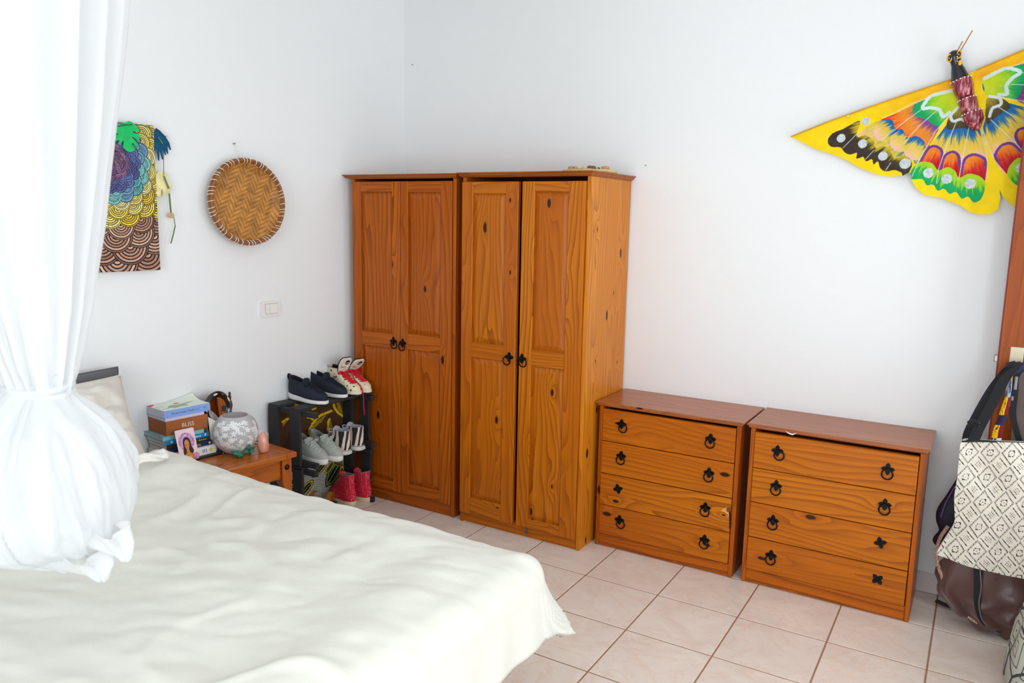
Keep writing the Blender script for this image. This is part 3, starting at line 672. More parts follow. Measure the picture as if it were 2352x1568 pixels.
for s0, s1, d0, d1, ax in top_parts:
    g = G(); wbox(g, s0, s1, d0, d1, NZ-tt, NZ, 0.004, 2); mk('plank', g, M_NS(0), ns, smooth=None)
for i in range(n):
    g = G(); wbox(g, S0+eg+gap, S1-eg-gap, D0+i*wdt+(gap if i else 0), D0+(i+1)*wdt-(gap if i < n-1 else 0), NZ-tt, NZ, 0.003, 2); mk('plank', g, M_NS(1), ns, smooth=None)
ih = 0.018; lw = 0.05
z_ap = NZ-tt-0.095
g = G(); wbox(g, S0+ih+lw, S1-ih-lw, D1-ih-0.032, D1-ih-0.012, z_ap, NZ-tt); mk('apron', g, M_NS(1), ns, smooth=None)
g = G(); wbox(g, S0+ih+lw, S1-ih-lw, D0+ih+0.012, D0+ih+0.032, z_ap, NZ-tt); mk('apron', g, M_NS(1), ns, smooth=None)
for s in (S0+ih+0.016, S1-ih-0.036):
    g = G(); wbox(g, s, s+0.02, D0+ih+lw, D1-ih-lw, z_ap, NZ-tt); mk('apron', g, M_NS(0), ns, smooth=None)
M_STUD = plain('iron_stud', (44, 36, 36), 0.35, .7, var=.1)
prof = [(0.0, .72), (0.05, .74), (0.14, .80), (0.165, .98), (0.19, 1.0), (0.205, 0.72), (0.25, .58), (0.28, .62), (0.315, .95), (0.335, 1.0), (NZ-tt, 1.0)]
for (s, d, sg) in ((S0+ih, D1-ih, 1), (S1-ih-lw, D1-ih, 1), (S0+ih, D0+ih+lw, -1), (S1-ih-lw, D0+ih+lw, -1)):
    g = G(); rows = []
    for z, k in prof:
        m = lw*k; s0 = s; s1 = s+lw
        # scalloped on the inner faces
        if s < (S0+S1)/2: s1 = s+m
        else: s0 = s+lw-m
        rows.append([wl(s0, d, z), wl(s1, d, z), wl(s1, d-m, z), wl(s0, d-m, z)] if sg > 0 else [wl(s0, d-lw+m, z), wl(s1, d-lw+m, z), wl(s1, d-lw, z), wl(s0, d-lw, z)])
    m_ = len(rows); g.add([p for r in rows for p in r], [(k*4+i, k*4+(i+1) % 4, k*4+4+(i+1) % 4, k*4+4+i) for k in range(m_-1) for i in range(4)]+[(3, 2, 1, 0), tuple(4*(m_-1)+i for i in range(4))])
    lg = mk('leg', g, M_NS(2), ns, smooth=25)
    if sg > 0:
        g = G(); c = wl(s+lw/2, d+0.001, NZ-tt-0.042); g.sphere(c, (0.008, 0.013, 0.013), 14, 8, rot=np.array(rotm(-WA))); mk('stud', g, M_STUD, lg)

# ---- books: spines face the room, lengths run along the wall
TB = math.pi/2-WA
E1 = -WD; E2 = -WN                     # along the spine (away from the bed), and towards the wall
M_PAGE = plain('page_edges', (226, 222, 220), 0.85, var=0.05, vs=300)
M_WTXT = plain('white_print', (244, 242, 236), .6, var=0); M_DTXT = plain('dark_print', (40, 52, 46), .6, var=0)
def book(label, s, d, z, Lb, Wb, tb, spine, cover=None, pages=(226, 222, 220), rz=0.0, hard=False, name='book', ct=0.0012):
    """s,d: wall coordinates of the near spine corner"""
    o = wl(s, d, z); t = thing(name, label, 'book', o, TB+rz)
    sp = plain('cover_%d_%d_%d' % tuple(spine), spine, 0.45, var=0.03); cv = plain('cover_%d_%d_%d' % tuple(cover or spine), cover or spine, 0.45, var=0.03)
    pg = plain('pages_%d_%d_%d' % tuple(pages), pages, .9, var=.05, vs=200)
    ov = 0.003 if hard else 0.0
    ct = 0.0025 if hard else ct
    g = G(); g.bb(ov, Lb-ov, ct, Wb-ov, ct, tb-ct); mk('pages', g, pg, t, smooth=None, local=True)
    for zz in (0, tb-ct):
        g = G(); g.bb(0, Lb, 0, Wb, zz, zz+ct, 0.0003); mk('cover', g, cv, t, smooth=None, local=True)
    g = G(); g.bb(0, Lb, -0.0008, ct, 0, tb, 0.0006); mk('spine', g, sp, t, smooth=None, local=True)
    return t
def spine_text(bk, body, size, pos, mat, zf=0.5, tb=0.03):
    M = RM[bk.name] @ frameM((pos, -0.0012, tb*zf), (1, 0, 0), (0, 0, 1)); return text('lettering', body, size, mat, bk, M)
def dashes(bk, x0, x1, zc, h, mat, n):
    """a line of print too small to read"""
    g = G(); w = (x1-x0)/n
    for k in range(n):
        if n > 4 and k % 5 == 4: continue
        hh = h*(0.7+0.3*((k*7) % 3)/2); g.bb(x0+k*w+w*.12, x0+k*w+w*.85, -0.0014, -0.0006, zc-hh/2, zc+hh/2)
    return mk('small_print', g, mat, bk, smooth=None, local=True)
c0 = on(2, 0.66, *(300+455*400/2352, 880+467*400/2352)); sb, db = float(c0@WD), float(c0@WN)   # near spine corner of the topmost book
z = NZ
# bottom to top
bk = book('slim black book under the whole stack on the night stand', sb-0.005, db+0.062, z, 0.235, 0.15, 0.010, (38, 32, 32), pages=(150, 128, 110)); dashes(bk, .222, .228, .005, .004, M_WTXT, 2); z += 0.010
bk = book('thick white-spined book with a yellow dot, low in the stack', sb+0.012, db+0.040, z, 0.222, 0.165, 0.036, (240, 240, 238)); tb = .036
spine_text(bk, 'xon...', .019, .118, M_DTXT, .62, tb); dashes(bk, .128, .140, .008, .005, M_DTXT, 3)
M_BLU = plain('blue_print', (80, 84, 190), .6, var=0); M_YEL = plain('yellow_print', (246, 214, 30), .5, var=0)
for k, m in enumerate((M_DTXT, M_DTXT, M_BLU)): dashes(bk, .157+k*.008, .1605+k*.008, tb*.5, .022, m, 1)
g = G(); g.lathe([(0.0085, 0), (0.0085, 0.0006)], (.195, -0.0008, tb*.5), 20, rot=((1, 0, 0), (0, 0, -1), (0, 1, 0))); mk('printed_dot', g, M_YEL, bk, local=True); z += tb
bk = book('navy blue India travel book resting on the thick white-spined book', sb+0.004, db+0.026, z, 0.205, 0.155, 0.020, (30, 42, 84), pages=(214, 206, 198)); spine_text(bk, 'India', .015, .135, plain('gold_print', (214, 178, 130), .5, var=0), tb=.020); z += .020
g = G(); g.lathe([(0.006, 0), (0.006, 0.0005)], (.192, -0.0008, .010), 8, rot=((1, 0, 0), (0, 0, -1), (0, 1, 0))); mk('printed_badge', g, plain('tan_print', (206, 168, 140), .6, var=.2), bk, local=True)
bk = book('dark green softcover book above the navy India book', sb+0.006, db+0.018, z, 0.20, 0.15, 0.016, (52, 54, 36), pages=(222, 220, 222)); dashes(bk, .10, .185, .008, .006, plain('olive_print', (150, 150, 60), .6, var=.3), 9); z += .016
bk = book('bright blue-spined paperback in the middle of the stack', sb+0.010, db+0.014, z, 0.20, 0.15, 0.020, (20, 138, 206), cover=(70, 66, 60), pages=(224, 220, 212)); dashes(bk, .06, .165, .010, .006, M_WTXT, 14); z += .020
g = G(); g.sphere((.03, -0.0008, .010), (.006, .0006, .006), 10, 6); mk('printed_flower', g, plain('cream_print', (230, 226, 150), .6, var=.2), bk, local=True)
g = G(); g.sphere((.186, -0.0008, .011), (.004, .0006, .006), 10, 6); mk('printed_logo', g, M_WTXT, bk, local=True)
bk = book('pale teal hardcover notebook under the brown box', sb+0.018, db+0.012, z, 0.19, 0.16, 0.017, (140, 190, 196), cover=(128, 172, 180), pages=(206, 214, 222), hard=True)
g = G()
for k in range(3):
    a = np.arange(16)*2*np.pi/16; g.tube(np.stack([0.196+0.011*np.cos(a), 0.010+k*.012+0*a, 0.006+0.011*np.sin(a)], 1), 0.0013, 6, closed=True)
mk('wire_ring', g, plain('brass_wire', (150, 138, 116), .35, .8), bk, local=True); z += .017
# brown keepsake box
zb = z; bx = thing('keepsake_box', 'caramel brown BLISS card box in the middle of the book stack', 'box', wl(sb-0.004, db+0.004, z), TB)
M_BROWN = plain('caramel_card', (168, 98, 50), 0.7, var=0.03)
g = G(); g.bb(0, 0.193, 0, 0.148, 0, 0.040, 0.0008); mk('tray', g, M_BROWN, bx, smooth=None, local=True)
g = G(); g.bb(-0.0006, 0.1936, -0.0006, 0.1486, 0.0402, 0.062, 0.0008); mk('lid', g, M_BROWN, bx, smooth=None, local=True)
text('lettering', 'BLISS', .026, plain('cream_letter', (246, 236, 222), .6, var=0), bx, RM[bx.name] @ frameM((.098, -0.0012, .0335), (1, 0, 0), (0, 0, 1)), thin=.00015); z += .0625
bk = book('thin lavender booklet between the brown box and the topmost book', sb-0.002, db+0.002, z, 0.180, 0.140, 0.013, (214, 200, 226), cover=(206, 190, 222), pages=(222, 214, 232)); z += .013
# topmost book with printed, slightly lifted cover
Lb, Wb, tb = 0.213, 0.143, 0.033
bt = thing('book', 'open-curling paperback with green and white cover, topmost of the stack', 'book', wl(sb, db, z), TB)
g = G(); g.bb(0, Lb, 0.001, Wb, 0.001, tb); mk('pages', g, plain('pages_top', (216, 218, 228), .9, var=.03, vs=250), bt, smooth=None, local=True)
g = G(); g.bb(0, Lb, -0.001, 0.001, 0, tb+0.0008, 0.0005); mk('spine', g, plain('cornflower_cover', (138, 172, 236), .4, var=.02), bt, smooth=None, local=True)
g = G(); g.bb(0, Lb, 0, Wb, -0.0002, 0.001); mk('back_cover', g, plain('cornflower_cover', (138, 172, 236)), bt, smooth=None, local=True)
M_PAINT = painted('printed_card', 0.45)
def topcol(x, y):
    u = x/Lb; v = y/Wb; C = np.tile(np.array([232., 240, 226]), (len(x), 1))
    blob = smooth_poly([(.22, .30), (.30, .16), (.48, .22), (.62, .22), (.60, .38), (.86, .60), (.66, .56), (.50, .52), (.36, .56), (.25, .46)], 5); m = inpoly(u, v, blob); C[m] = (150, 186, 152)
    m = inpoly(u, v, [(.45, .16), (.64, .20), (.60, .26)]); C[m] = (176, 180, 178)
    m = ((u-.50)/.065)**2+((v-.66)/.065)**2 < 1; C[m] = (236, 112, 84)
    m = (u < .13) & (v > .78); m &= ((u+.02)**2+(v-1.06)**2*.5 < .03); C[m] = (214, 20, 36)
    lines = (u > .03) & (u < .22) & (v > .18) & (v < .70) & (np.sin(v*62) > .1) & (vnoise(u*70, v*9) > .35); C[lines] = (140, 176, 146)
    return C
def topmap(x, y):
    lift = 0.018*np.clip((y/Wb-.45)/.55, 0, 1)**2*np.clip(x/Lb-.35, 0, 1)**1.2*2.2
    P = np.stack([x, y, tb+0.0009+lift], 1); Mx = np.array(RM[bt.name]); return P @ Mx[:3, :3].T+Mx[:3, 3]
sheet('front_cover', (0, Lb), (0, Wb), 110, 80, topmap, topcol, M_PAINT, bt)
spine_text(bt, 'Persian Holistic Health', .0115, .085, plain('teal_print', (40, 110, 100), .6, var=0), .5, tb); dashes(bt, .140, .162, tb*.5, .0018, M_DTXT, 6); dashes(bt, .180, .193, tb*.58, .0025, M_DTXT, 4); dashes(bt, .184, .188, tb*.42, .002, M_DTXT, 1)

# oracle card leaning on the stack
cb = on(2, NZ+0.012, 300+720*400/2352, 880+1010*400/2352)
sc_, dc_ = sb-0.060, db+0.100
cardw, cardh = 0.086, 0.136
card = thing('oracle_card', 'pink illustrated card of a dark-haired woman leaning on the books', 'card', wl(sc_, dc_-.02, NZ))
cex = E1; cey = up*0.985+E2*0.30; cey = cey/np.linalg.norm(cey); co = wl(sc_+cardw/2+.002, dc_-.012, NZ+0.018)
cn = np.cross(cex, cey)
def rrect(w, h, r, k=6):
    pts = []
    for cx_, cy_, a0 in ((w-r, r, -90), (w-r, h-r, 0), (r, h-r, 90), (r, r, 180)):
        for i in range(k+1): a = math.radians(a0+90*i/k); pts.append((cx_+r*math.cos(a), cy_+r*math.sin(a)))
    return np.array(pts)
def cardcol(x, y):
    u = x/cardw; v = y/cardh; C = np.tile(np.array([240., 214, 222]), (len(x), 1)); n_ = fbm(u*14, v*18, 3, 2)[:, None]
    dx = (u-.5); dy = (v-.60)*1.5; r = np.hypot(dx, dy); a = np.arctan2(dy, dx)
    m = r < .40+.030*np.abs(np.sin(a*9)); C[m] = (np.array([206., 148, 182])+(n_-.5)*90)[m]
    m = r < .30+.02*np.abs(np.sin(a*7)); C[m] = (np.array([196., 156, 206])+(n_-.5)*80)[m]
    m = (np.hypot(dx, (v-.80)*1.6) < .10+.05*np.sin(a*3)); C[m] = (222, 206, 240)
    hair = smooth_poly([(.5, .74), (.64, .70), (.70, .58), (.72, .42), (.80, .30), (.72, .20), (.56, .24), (.44, .24), (.30, .18), (.24, .28), (.30, .44), (.30, .58), (.36, .70)], 5); C[inpoly(u, v, hair)] = (58, 36, 44)
    face = smooth_poly([(.5, .66), (.60, .60), (.62, .48), (.55, .37), (.5, .34), (.43, .37), (.37, .48), (.39, .60)], 5); m = inpoly(u, v, face); C[m] = (214, 138, 78)
    m = inpoly(u, v, [(.44, .38), (.56, .38), (.58, .24), (.80, .17), (.88, 0), (.12, 0), (.20, .16), (.42, .24)]); C[m] = (212, 136, 60)
    m = m & (vnoise(u*16, v*16, 4) > .72) & (v < .13); C[m] = (242, 190, 60)
    for ex_ in (.435, .565): C[(np.abs(u-ex_) < .04) & (np.abs(v-.50+(u-ex_)**2*9) < .006)] = (70, 36, 30)
    C[(np.abs(u-.5) < .028) & (np.abs(v-.405) < .009)] = (170, 60, 60)
    m = (np.hypot(u-.86, (v-.10)*1.5) < .17); C[m] = (np.array([204., 120, 150])+(n_-.5)*120)[m]
    m = (np.hypot(u-.72, (v-.04)*1.5) < .05); C[m] = (120, 130, 160)
    return C
sheet('card_face', (0, cardw), (0, cardh), 80, 120, lambda x, y: co+np.outer(x, cex)+np.outer(y, cey)+cn*0.0006, cardcol, M_PAINT, card, outline=rrect(cardw, cardh, .006))
g = G(); g.prism(rrect(cardw, cardh, .006), lambda x, y, d: tuple(co+x*cex+y*cey-cn*d), 0.0006); mk('card_back', g, plain('card_stock', (244, 226, 230), .6, var=.01), card, smooth=None)

# dressing mirror, frosted vase, crystals
M_LACQ = plain('black_lacquer', (26, 22, 24), 0.12, var=0.2, coat=.6); M_SPIN = plain('dark_turned_wood', (78, 40, 38), 0.3, var=0.15, coat=.4)
M_PEARL = plain('shell_inlay', (238, 224, 190), 0.25, var=.08); M_TORT = plain('brown_inlay', (96, 72, 66), .25, var=.2)
tm = NT('mirror_glass'); tm.bs(Metallic=1.0, Roughness=0.02); tm.set(tm.b.inputs['Base Color'], (.86, .86, .86, 1)); M_MIR = tm.m
def nc(x, y): return (300+x*400/2352, 880+y*400/2352)
mdep = 0.10
mc = onL(*nc(1165, 345), mdep); mR = 0.080
mn = WN*0.97-WD*0.22+up*0.06; mn /= np.linalg.norm(mn); mx = np.cross(up, mn); mx /= np.linalg.norm(mx); my = np.cross(mn, mx)
mir = thing('table_mirror', 'round black lacquer mirror with shell inlay standing behind the vase', 'mirror', (mc[0], mc[1], NZ))
Rm = np.stack([mx, my, mn], 1)
g = G(); g.lathe([(0.050, -0.004), (mR, -0.004), (mR+.002, 0.004), (mR-.004, 0.011), (0.066, 0.014), (0.056, 0.008), (0.053, 0.003)], mc, 56, rot=Rm, cap=False); mk('frame', g, M_LACQ, mir)
g = G(); g.lathe([(0.002, 0.0032), (0.0545, 0.0032)], mc, 48, rot=Rm, cap=False); mk('glass', g, M_MIR, mir)
g = G(); g.lathe([(0.001, -0.006), (mR-.003, -0.006), (mR-.003, -0.004)], mc, 48, rot=Rm, cap=False); mk('backing', g, M_LACQ, mir)
for k in range(10):
    a = math.radians(100-36*k); p = mc+(mx*math.cos(a)+my*math.sin(a))*0.0705+mn*0.0128; tx = -mx*math.sin(a)+my*math.cos(a); ty = mx*math.cos(a)+my*math.sin(a)
    g = G(); g.sphere(p, (0.013 if k % 2 == 0 else .009, 0.0052 if k % 2 == 0 else .006, 0.0016), 14, 7, rot=np.stack([tx, ty, mn], 1)); mk('inlay', g, M_PEARL if k % 2 == 0 else M_TORT, mir)
# turned posts and foot
for sg in (1,):
    p = mc+mx*sg*(mR+0.012)-mn*0.012; hh = (mc[2]+0.060)-NZ
    g = G(); g.lathe([(r, z*hh) for r, z in ((.010, 0), (.011, .04), (.006, .08), (.009, .2), (.011, .35), (.008, .5), (.006, .56), (.010, .60), (.006, .63), (.011, .70), (.012, .76), (.006, .85), (.008, .90), (.005, .94), (.0065, .97), (.004, 1.0))], (p[0], p[1], NZ), 16); mk('post', g, M_SPIN, mir)
g = G(); g.box((mc[0]-mn[0]*.012, mc[1]-mn[1]*.012, NZ+0.009), (2*mR+.05, 0.05, 0.018), rz=math.atan2(mx[1], mx[0]), bev=.004); mk('foot', g, M_SPIN, mir, smooth=None)
g = G(); q0 = onL(*nc(1015, 395), .135); q1 = onL(*nc(1105, 790), .125); q1[2] = max(q1[2], NZ); g.tube([q0, (q0+q1)/2, q1], .006, 6, flat=.6); mk('strut', g, M_LACQ, mir)
# white paper cone card
wp = [onL(*nc(1045, 455), .150), onL(*nc(1165, 515), .17), onL(*nc(1190, 640), .17), onL(*nc(1165, 790), .165), onL(*nc(1100, 775), .155)]
wp[3][2] = wp[4][2] = NZ+.001
g = G(); g.add(wp+[p-WN*.0015 for p in wp], [(0, 1, 2, 3, 4), (9, 8, 7, 6, 5)]+[(i, i+5, (i+1) % 5+5, (i+1) % 5) for i in range(5)])
tag(mk('paper_card', g, plain('white_paper', (236, 232, 226), .8, var=.01), smooth=None), 'blank white paper card standing between books and vase', 'paper')

vb = on(2, NZ, 531, 1041); VR = 0.0985
vc = np.array([vb[0], vb[1]+.028, NZ+VR*0.935]); vc[:2] += -0.0*WN[:2]
vase = thing('glass_vase', 'round frosted glass globe vase with etched white flowers', 'vase', (vc[0], vc[1], NZ))
def frosted():
    t = NT('frosted_glass'); tl = t.n('ShaderNodeBsdfTranslucent'); tl.inputs[0].default_value = (.92, .91, .92, 1)
    t.bs(Roughness=0.35, Specular_IOR_Level=.6); t.set(t.b.inputs['Base Color'], L4((226, 224, 225)))
    m = t.n('ShaderNodeMixShader'); m.inputs[0].default_value = .45; t.set(m.inputs[1], t.b.outputs[0]); t.set(m.inputs[2], tl.outputs[0])
    tr = t.n('ShaderNodeBsdfTransparent'); m2 = t.n('ShaderNodeMixShader'); m2.inputs[0].default_value = .93; t.set(m2.inputs[1], tr.outputs[0]); t.set(m2.inputs[2], m.outputs[0]); t.set(t.out.inputs[0], m2.outputs[0]); return t.m
pr = [(VR*math.sin(a), -VR*math.cos(a)) for a in np.linspace(0.36, math.pi-0.63, 30)]
pr = [(0.001, pr[0][1])]+pr; inn = [(max(r-.003, .001), z+(.003 if i < 3 else 0)) for i, (r, z) in enumerate(pr)][::-1]
g = G(); g.lathe(pr+inn, vc, 48, cap=False); mk('globe', g, frosted(), vase, smooth=50)
M_ETCH = plain('etched_white', (246, 246, 246), 0.7, var=.01)
g = G(); rv = random.Random(3)
def stick(th, ph, lx, ly):   # tangent offset on globe
    d = np.array([math.cos(ph)*math.cos(th), math.sin(ph)*math.cos(th), math.sin(th)]); e = np.array([-math.sin(ph), math.cos(ph), 0]); n_ = np.cross(d, e)
    q = d*VR+e*lx+n_*ly; return vc+q/np.linalg.norm(q)*(VR+.0006)
def leafpoly(th, ph, ang, ln, wd, off=0.0):
    pts = []
    for k in range(10):
        a = 2*math.pi*k/10; x = off+ln/2*(1+math.cos(a)); y = wd/2*math.sin(a); pts.append(stick(th, ph, x*math.cos(ang)-y*math.sin(ang), x*math.sin(ang)+y*math.cos(ang)))
    g.add(pts, [tuple(range(10))])
phc = math.atan2(CAM[1]-vc[1], CAM[0]-vc[0])
for k in range(110):
    th = rv.uniform(-.75, .72); ph = phc+rv.uniform(-math.pi, math.pi) if k > 52 else phc+rv.uniform(-1.2, 1.2)
    a0 = rv.random()*6
    if rv.random() < .5:
        for j in range(5): leafpoly(th, ph, a0+j*1.2566, .0125, .0075, .001)
    else:
        for j in range(4): leafpoly(th, ph+j*.05, a0+(j % 2)*1.6, .013, .005)
mk('etched_flowers', g, M_ETCH, vase, smooth=None, fixn=False)['kind'] = 'stuff'
qb = on(2, NZ, 605, 1038); crys = G(); crys.lathe([(.015, 0), (.0215, .004), (.0255, .020), (.0262, .034), (.0245, .052), (.020, .070), (.013, .085), (.006, .093), (.0015, .0955)], (qb[0], qb[1], NZ), 11)
tq = NT('rose_quartz'); vq = tq.coord(); tq.set(tq.b.inputs['Base Color'], tq.mix(tq.noise(vq, 30, 4, .6, 1), L4((214, 140, 118)), L4((240, 186, 166)))); tq.bs(Roughness=.12, Subsurface_Weight=.5, Subsurface_Scale=.02, Coat_Weight=.5)
tag(mk('quartz_tower', crys, tq.m, base=(qb[0], qb[1], NZ), smooth=60), 'polished pink quartz point standing on the night stand', 'crystal')
tg = NT('malachite'); vg = tg.coord(); tg.set(tg.b.inputs['Base Color'], tg.mix(tg.noise(vg, 60, 3, .6, 1.5), L4((6, 74, 50)), L4((28, 132, 92)))); tg.bs(Roughness=.22, Coat_Weight=.4); M_GRN = tg.m
sbp = on(2, NZ, 574, 1047); g = G(); rs = .029
tet = np.array([(1, 1, 1), (1, -1, -1), (-1, 1, -1), (-1, -1, 1)])/math.sqrt(3)
Rz = np.array(Matrix.Rotation(.5, 3, 'Z') @ Matrix.Rotation(math.atan(math.sqrt(2)), 3, Vector((1, -1, 0)).normalized()))
lowz = 0
for sg in (1, -1):
    V = (tet*sg*rs) @ Rz.T; lowz = min(lowz, V[:, 2].min()); g.add(V, [(0, 1, 2), (0, 3, 1), (0, 2, 3), (1, 3, 2)])
g.v = [(p[0]+sbp[0], p[1]+sbp[1], p[2]-lowz+NZ) for p in g.v]
tag(mk('star_crystal', g, M_GRN, smooth=None), 'green stone star polyhedron in front of the vase', 'crystal')
gp = on(2, NZ, 546, 1052); bm = bmesh.new(); bmesh.ops.create_icosphere(bm, subdivisions=2, radius=1); g = G(); rr = np.random.default_rng(5)
vv = [Vector((v.co.x*.028, v.co.y*.018, v.co.z*.016))*(0.82+.36*rr.random()) for v in bm.verts]; bm.verts.index_update()
R_ = rotm(0.9, 0.0, .35); vv = [R_ @ v for v in vv]; mz = min(v.z for v in vv); g.add([(v.x+gp[0], v.y+gp[1], v.z-mz+NZ) for v in vv], [[w.index for w in f.verts] for f in bm.faces]); bm.free()
tag(mk('raw_malachite', g, M_GRN, smooth=None), 'rough dark green stone lump in front of the vase', 'stone')
g = G(); P = smooth_poly([on(2, NZ+.0035, 575, 1017), on(2, NZ+.0035, 595, 1017), on(2, NZ+.0035, 612, 1018), wl(sA+0.012, .03, NZ+.0035), wl(sA-.02, .02, NZ-.03), wl(sA-.03, .008, NZ-.15)], 5, False); g.tube(P, .0035, 7)
tag(mk('charger_cable', g, plain('white_plastic', (240, 238, 234), .4, var=.01)), 'white charging cable running off the night stand to the wall', 'cable')
cdp = onL(606, 1100); sd = float(cdp@WD); g = G(); g.box(wl(sd, .008, .27), (.016, .055, .35), rz=-WA, bev=.002)
cdct = thing('cable_duct', 'white plastic cable duct fixed to the wall behind the night stand', 'duct', wl(sd, 0, .09)); mk('channel', g, plain('white_plastic', (240, 238, 234)), cdct, smooth=None)
g = G(); g.box(wl(sd, .0175, .27), (.003, .042, .345), rz=-WA, bev=.001); mk('lid', g, plain('white_plastic', (240, 238, 234)), cdct, smooth=None)
# ================================================================== SHOE RACK AND SHOES
M_BLK = plain('black_painted_wood', (46, 46, 49), 0.6, var=0.16, vs=30, bump=.15, bscale=60)
RX0, RX1, RY0, RY1, RZ = -0.062, 0.150, -0.478, -0.965, 0.588       # rack: back, front, far end, near end, top
def wallx(y): return WD[0]/WD[1]*y
rack = thing('shoe_rack', 'black slatted two-tier crate rack between night stand and wardrobe', 'rack', (0.05, (RY0+RY1)/2, 0))
sl = 0.014
near0 = wallx(RY1)+0.028; far0 = wallx(RY0)+0.018
MID = 0.305
for (yy, x0, x1, tip) in ((RY1, near0, 0.132, 0.225), (RY0, far0, 0.150, 0.192)):
    sgn = 1 if yy == RY1 else -1
    for xa, xb in ((x0, x0+0.062), (x1-0.066, x1)):
        for z0, z1, dx in ((0.0, MID-0.006, 0.010), (MID+0.004, RZ-0.002, 0.0)):
            g = G(); g.bb(xa+dx*(xa > 0), xb+dx*(xa > 0), yy, yy+sgn*sl, z0, z1, 0.0015); mk('upright', g, M_BLK, rack, smooth=None)
    for zc in (RZ-0.014, MID+0.018, MID-0.024, 0.014):
        g = G(); g.bb(x0+0.004, tip-(0.008 if zc in (MID-0.024,) else 0), yy+sgn*sl, yy+sgn*(sl+0.022), zc-0.013, zc+0.013, 0.0015); mk('rail', g, M_BLK, rack, smooth=None)
ya, yb2 = RY1+0.0, RY0-0.0
def board(xn0, xn1, xf0, xf1, z0, z1):
    g = G(); V = []
    for z in (z0, z1): V += [(xn0, ya, z), (xn1, ya, z), (xf1, yb2, z), (xf0, yb2, z)]
    g.add(V, [(3, 2, 1, 0), (4, 5, 6, 7), (0, 1, 5, 4), (1, 2, 6, 5), (2, 3, 7, 6), (3, 0, 4, 7)]); return mk('shelf_slat', g, M_BLK, rack, smooth=None)
board(near0+.002, near0+0.072, far0+.002, far0+0.072, RZ-0.001, RZ+0.011); board(0.066, 0.136, 0.084, 0.154, RZ-0.001, RZ+0.011)
board(near0+.006, near0+0.072, far0+.006, far0+0.072, MID-.011, MID+0.001); board(0.066, 0.140, 0.080, 0.150, MID-.011, MID+0.001)
board(near0+.006, near0+0.09, far0+.006, far0+0.09, 0.002, 0.010)
# printed fabric stretched over the back
FP = lambda y, z, d=0.0: (wallx(y)+0.022+d, y, z)
M_FAB = painted('printed_fabric', 0.85, bump=.25, bscale=700)
def tgrid(x, y, pts, r): D, _, _ = segdist(x, y, pts); return D < r
cA = lambda x, y: (640+x*220/2156, 920+y*160/1568)
def fabric_px(y, z):      # where a back-panel point lies in the photograph's fabric detail, used as print coordinates
    P = np.stack([wallx(y)+0.022, y, z], 1)-CAM; zz = P @ FW; px = 1176+FOC*(P @ RT)/zz; py = 784-FOC*(P @ UP)/zz
    return (px-640)*2156/220, (py-920)*1568/160
bananas = [([(760, 520), (860, 400), (960, 320), (1090, 270), (1190, 225)], [(1090, 290), (950, 490), (790, 620), (760, 540)]),
           ([(680, 740), (700, 640), (745, 560)], [(745, 560), (800, 600), (740, 780), (690, 760)]),
           ([(1115, 670), (1115, 560), (1120, 470), (1150, 420)], [(1150, 420), (1200, 540), (1190, 700), (1130, 700)]),
           ([(1150, 720), (1180, 800)], [(1200, 540), (1300, 760), (1210, 800), (1150, 710)]),
           ([(1240, 90), (1270, 180), (1340, 270), (1440, 340)], [(1300, 50), (1370, 40), (1450, 290), (1330, 200)]),
           ([(660, 375), (720, 375), (765, 415)], [(660, 365), (700, 360), (760, 400), (730, 410)]),
           ([(90, 480), (150, 440), (210, 405)], [(90, 470), (210, 420), (150, 520), (95, 590)]),
           ([(770, 190), (830, 160)], [(760, 180), (840, 160), (790, 215)]), ([(380, 90), (440, 120)], [(370, 100), (440, 90), (440, 140), (370, 150)]),
           ([(1080, 830), (1060, 870)], [(1100, 820), (1110, 850), (1040, 900)]), ([(430, 300), (330, 420), (300, 560)], [(430, 310), (420, 420), (330, 560)])]
def banana_col(y, z):
    x, v = fabric_px(y, z); C = np.tile(np.array([84., 56, 34]), (len(y), 1)); C += ((vnoise(x/9, v/9)-.5)*26)[:, None]
    for line, body in bananas:
        m = inpoly(x, v, body); C[m] = (196, 152, 20); d = m & (np.sin(x*.22)*np.sin(v*.22) > .25); C[d] = (120, 80, 16)
        st = m & (np.abs(np.sin((x*.75+v*.45)*.045)) < .12); C[st] = (70, 42, 10)
        C[tgrid(x, v, line, 34)] = (60, 38, 12); C[tgrid(x, v, line, 27)] = (240, 196, 20)
        D, _, _ = segdist(x, v, line); C[(D < 27) & (np.abs(np.sin((x-v)*.022)) < .09)] = (110, 74, 12)
    return C
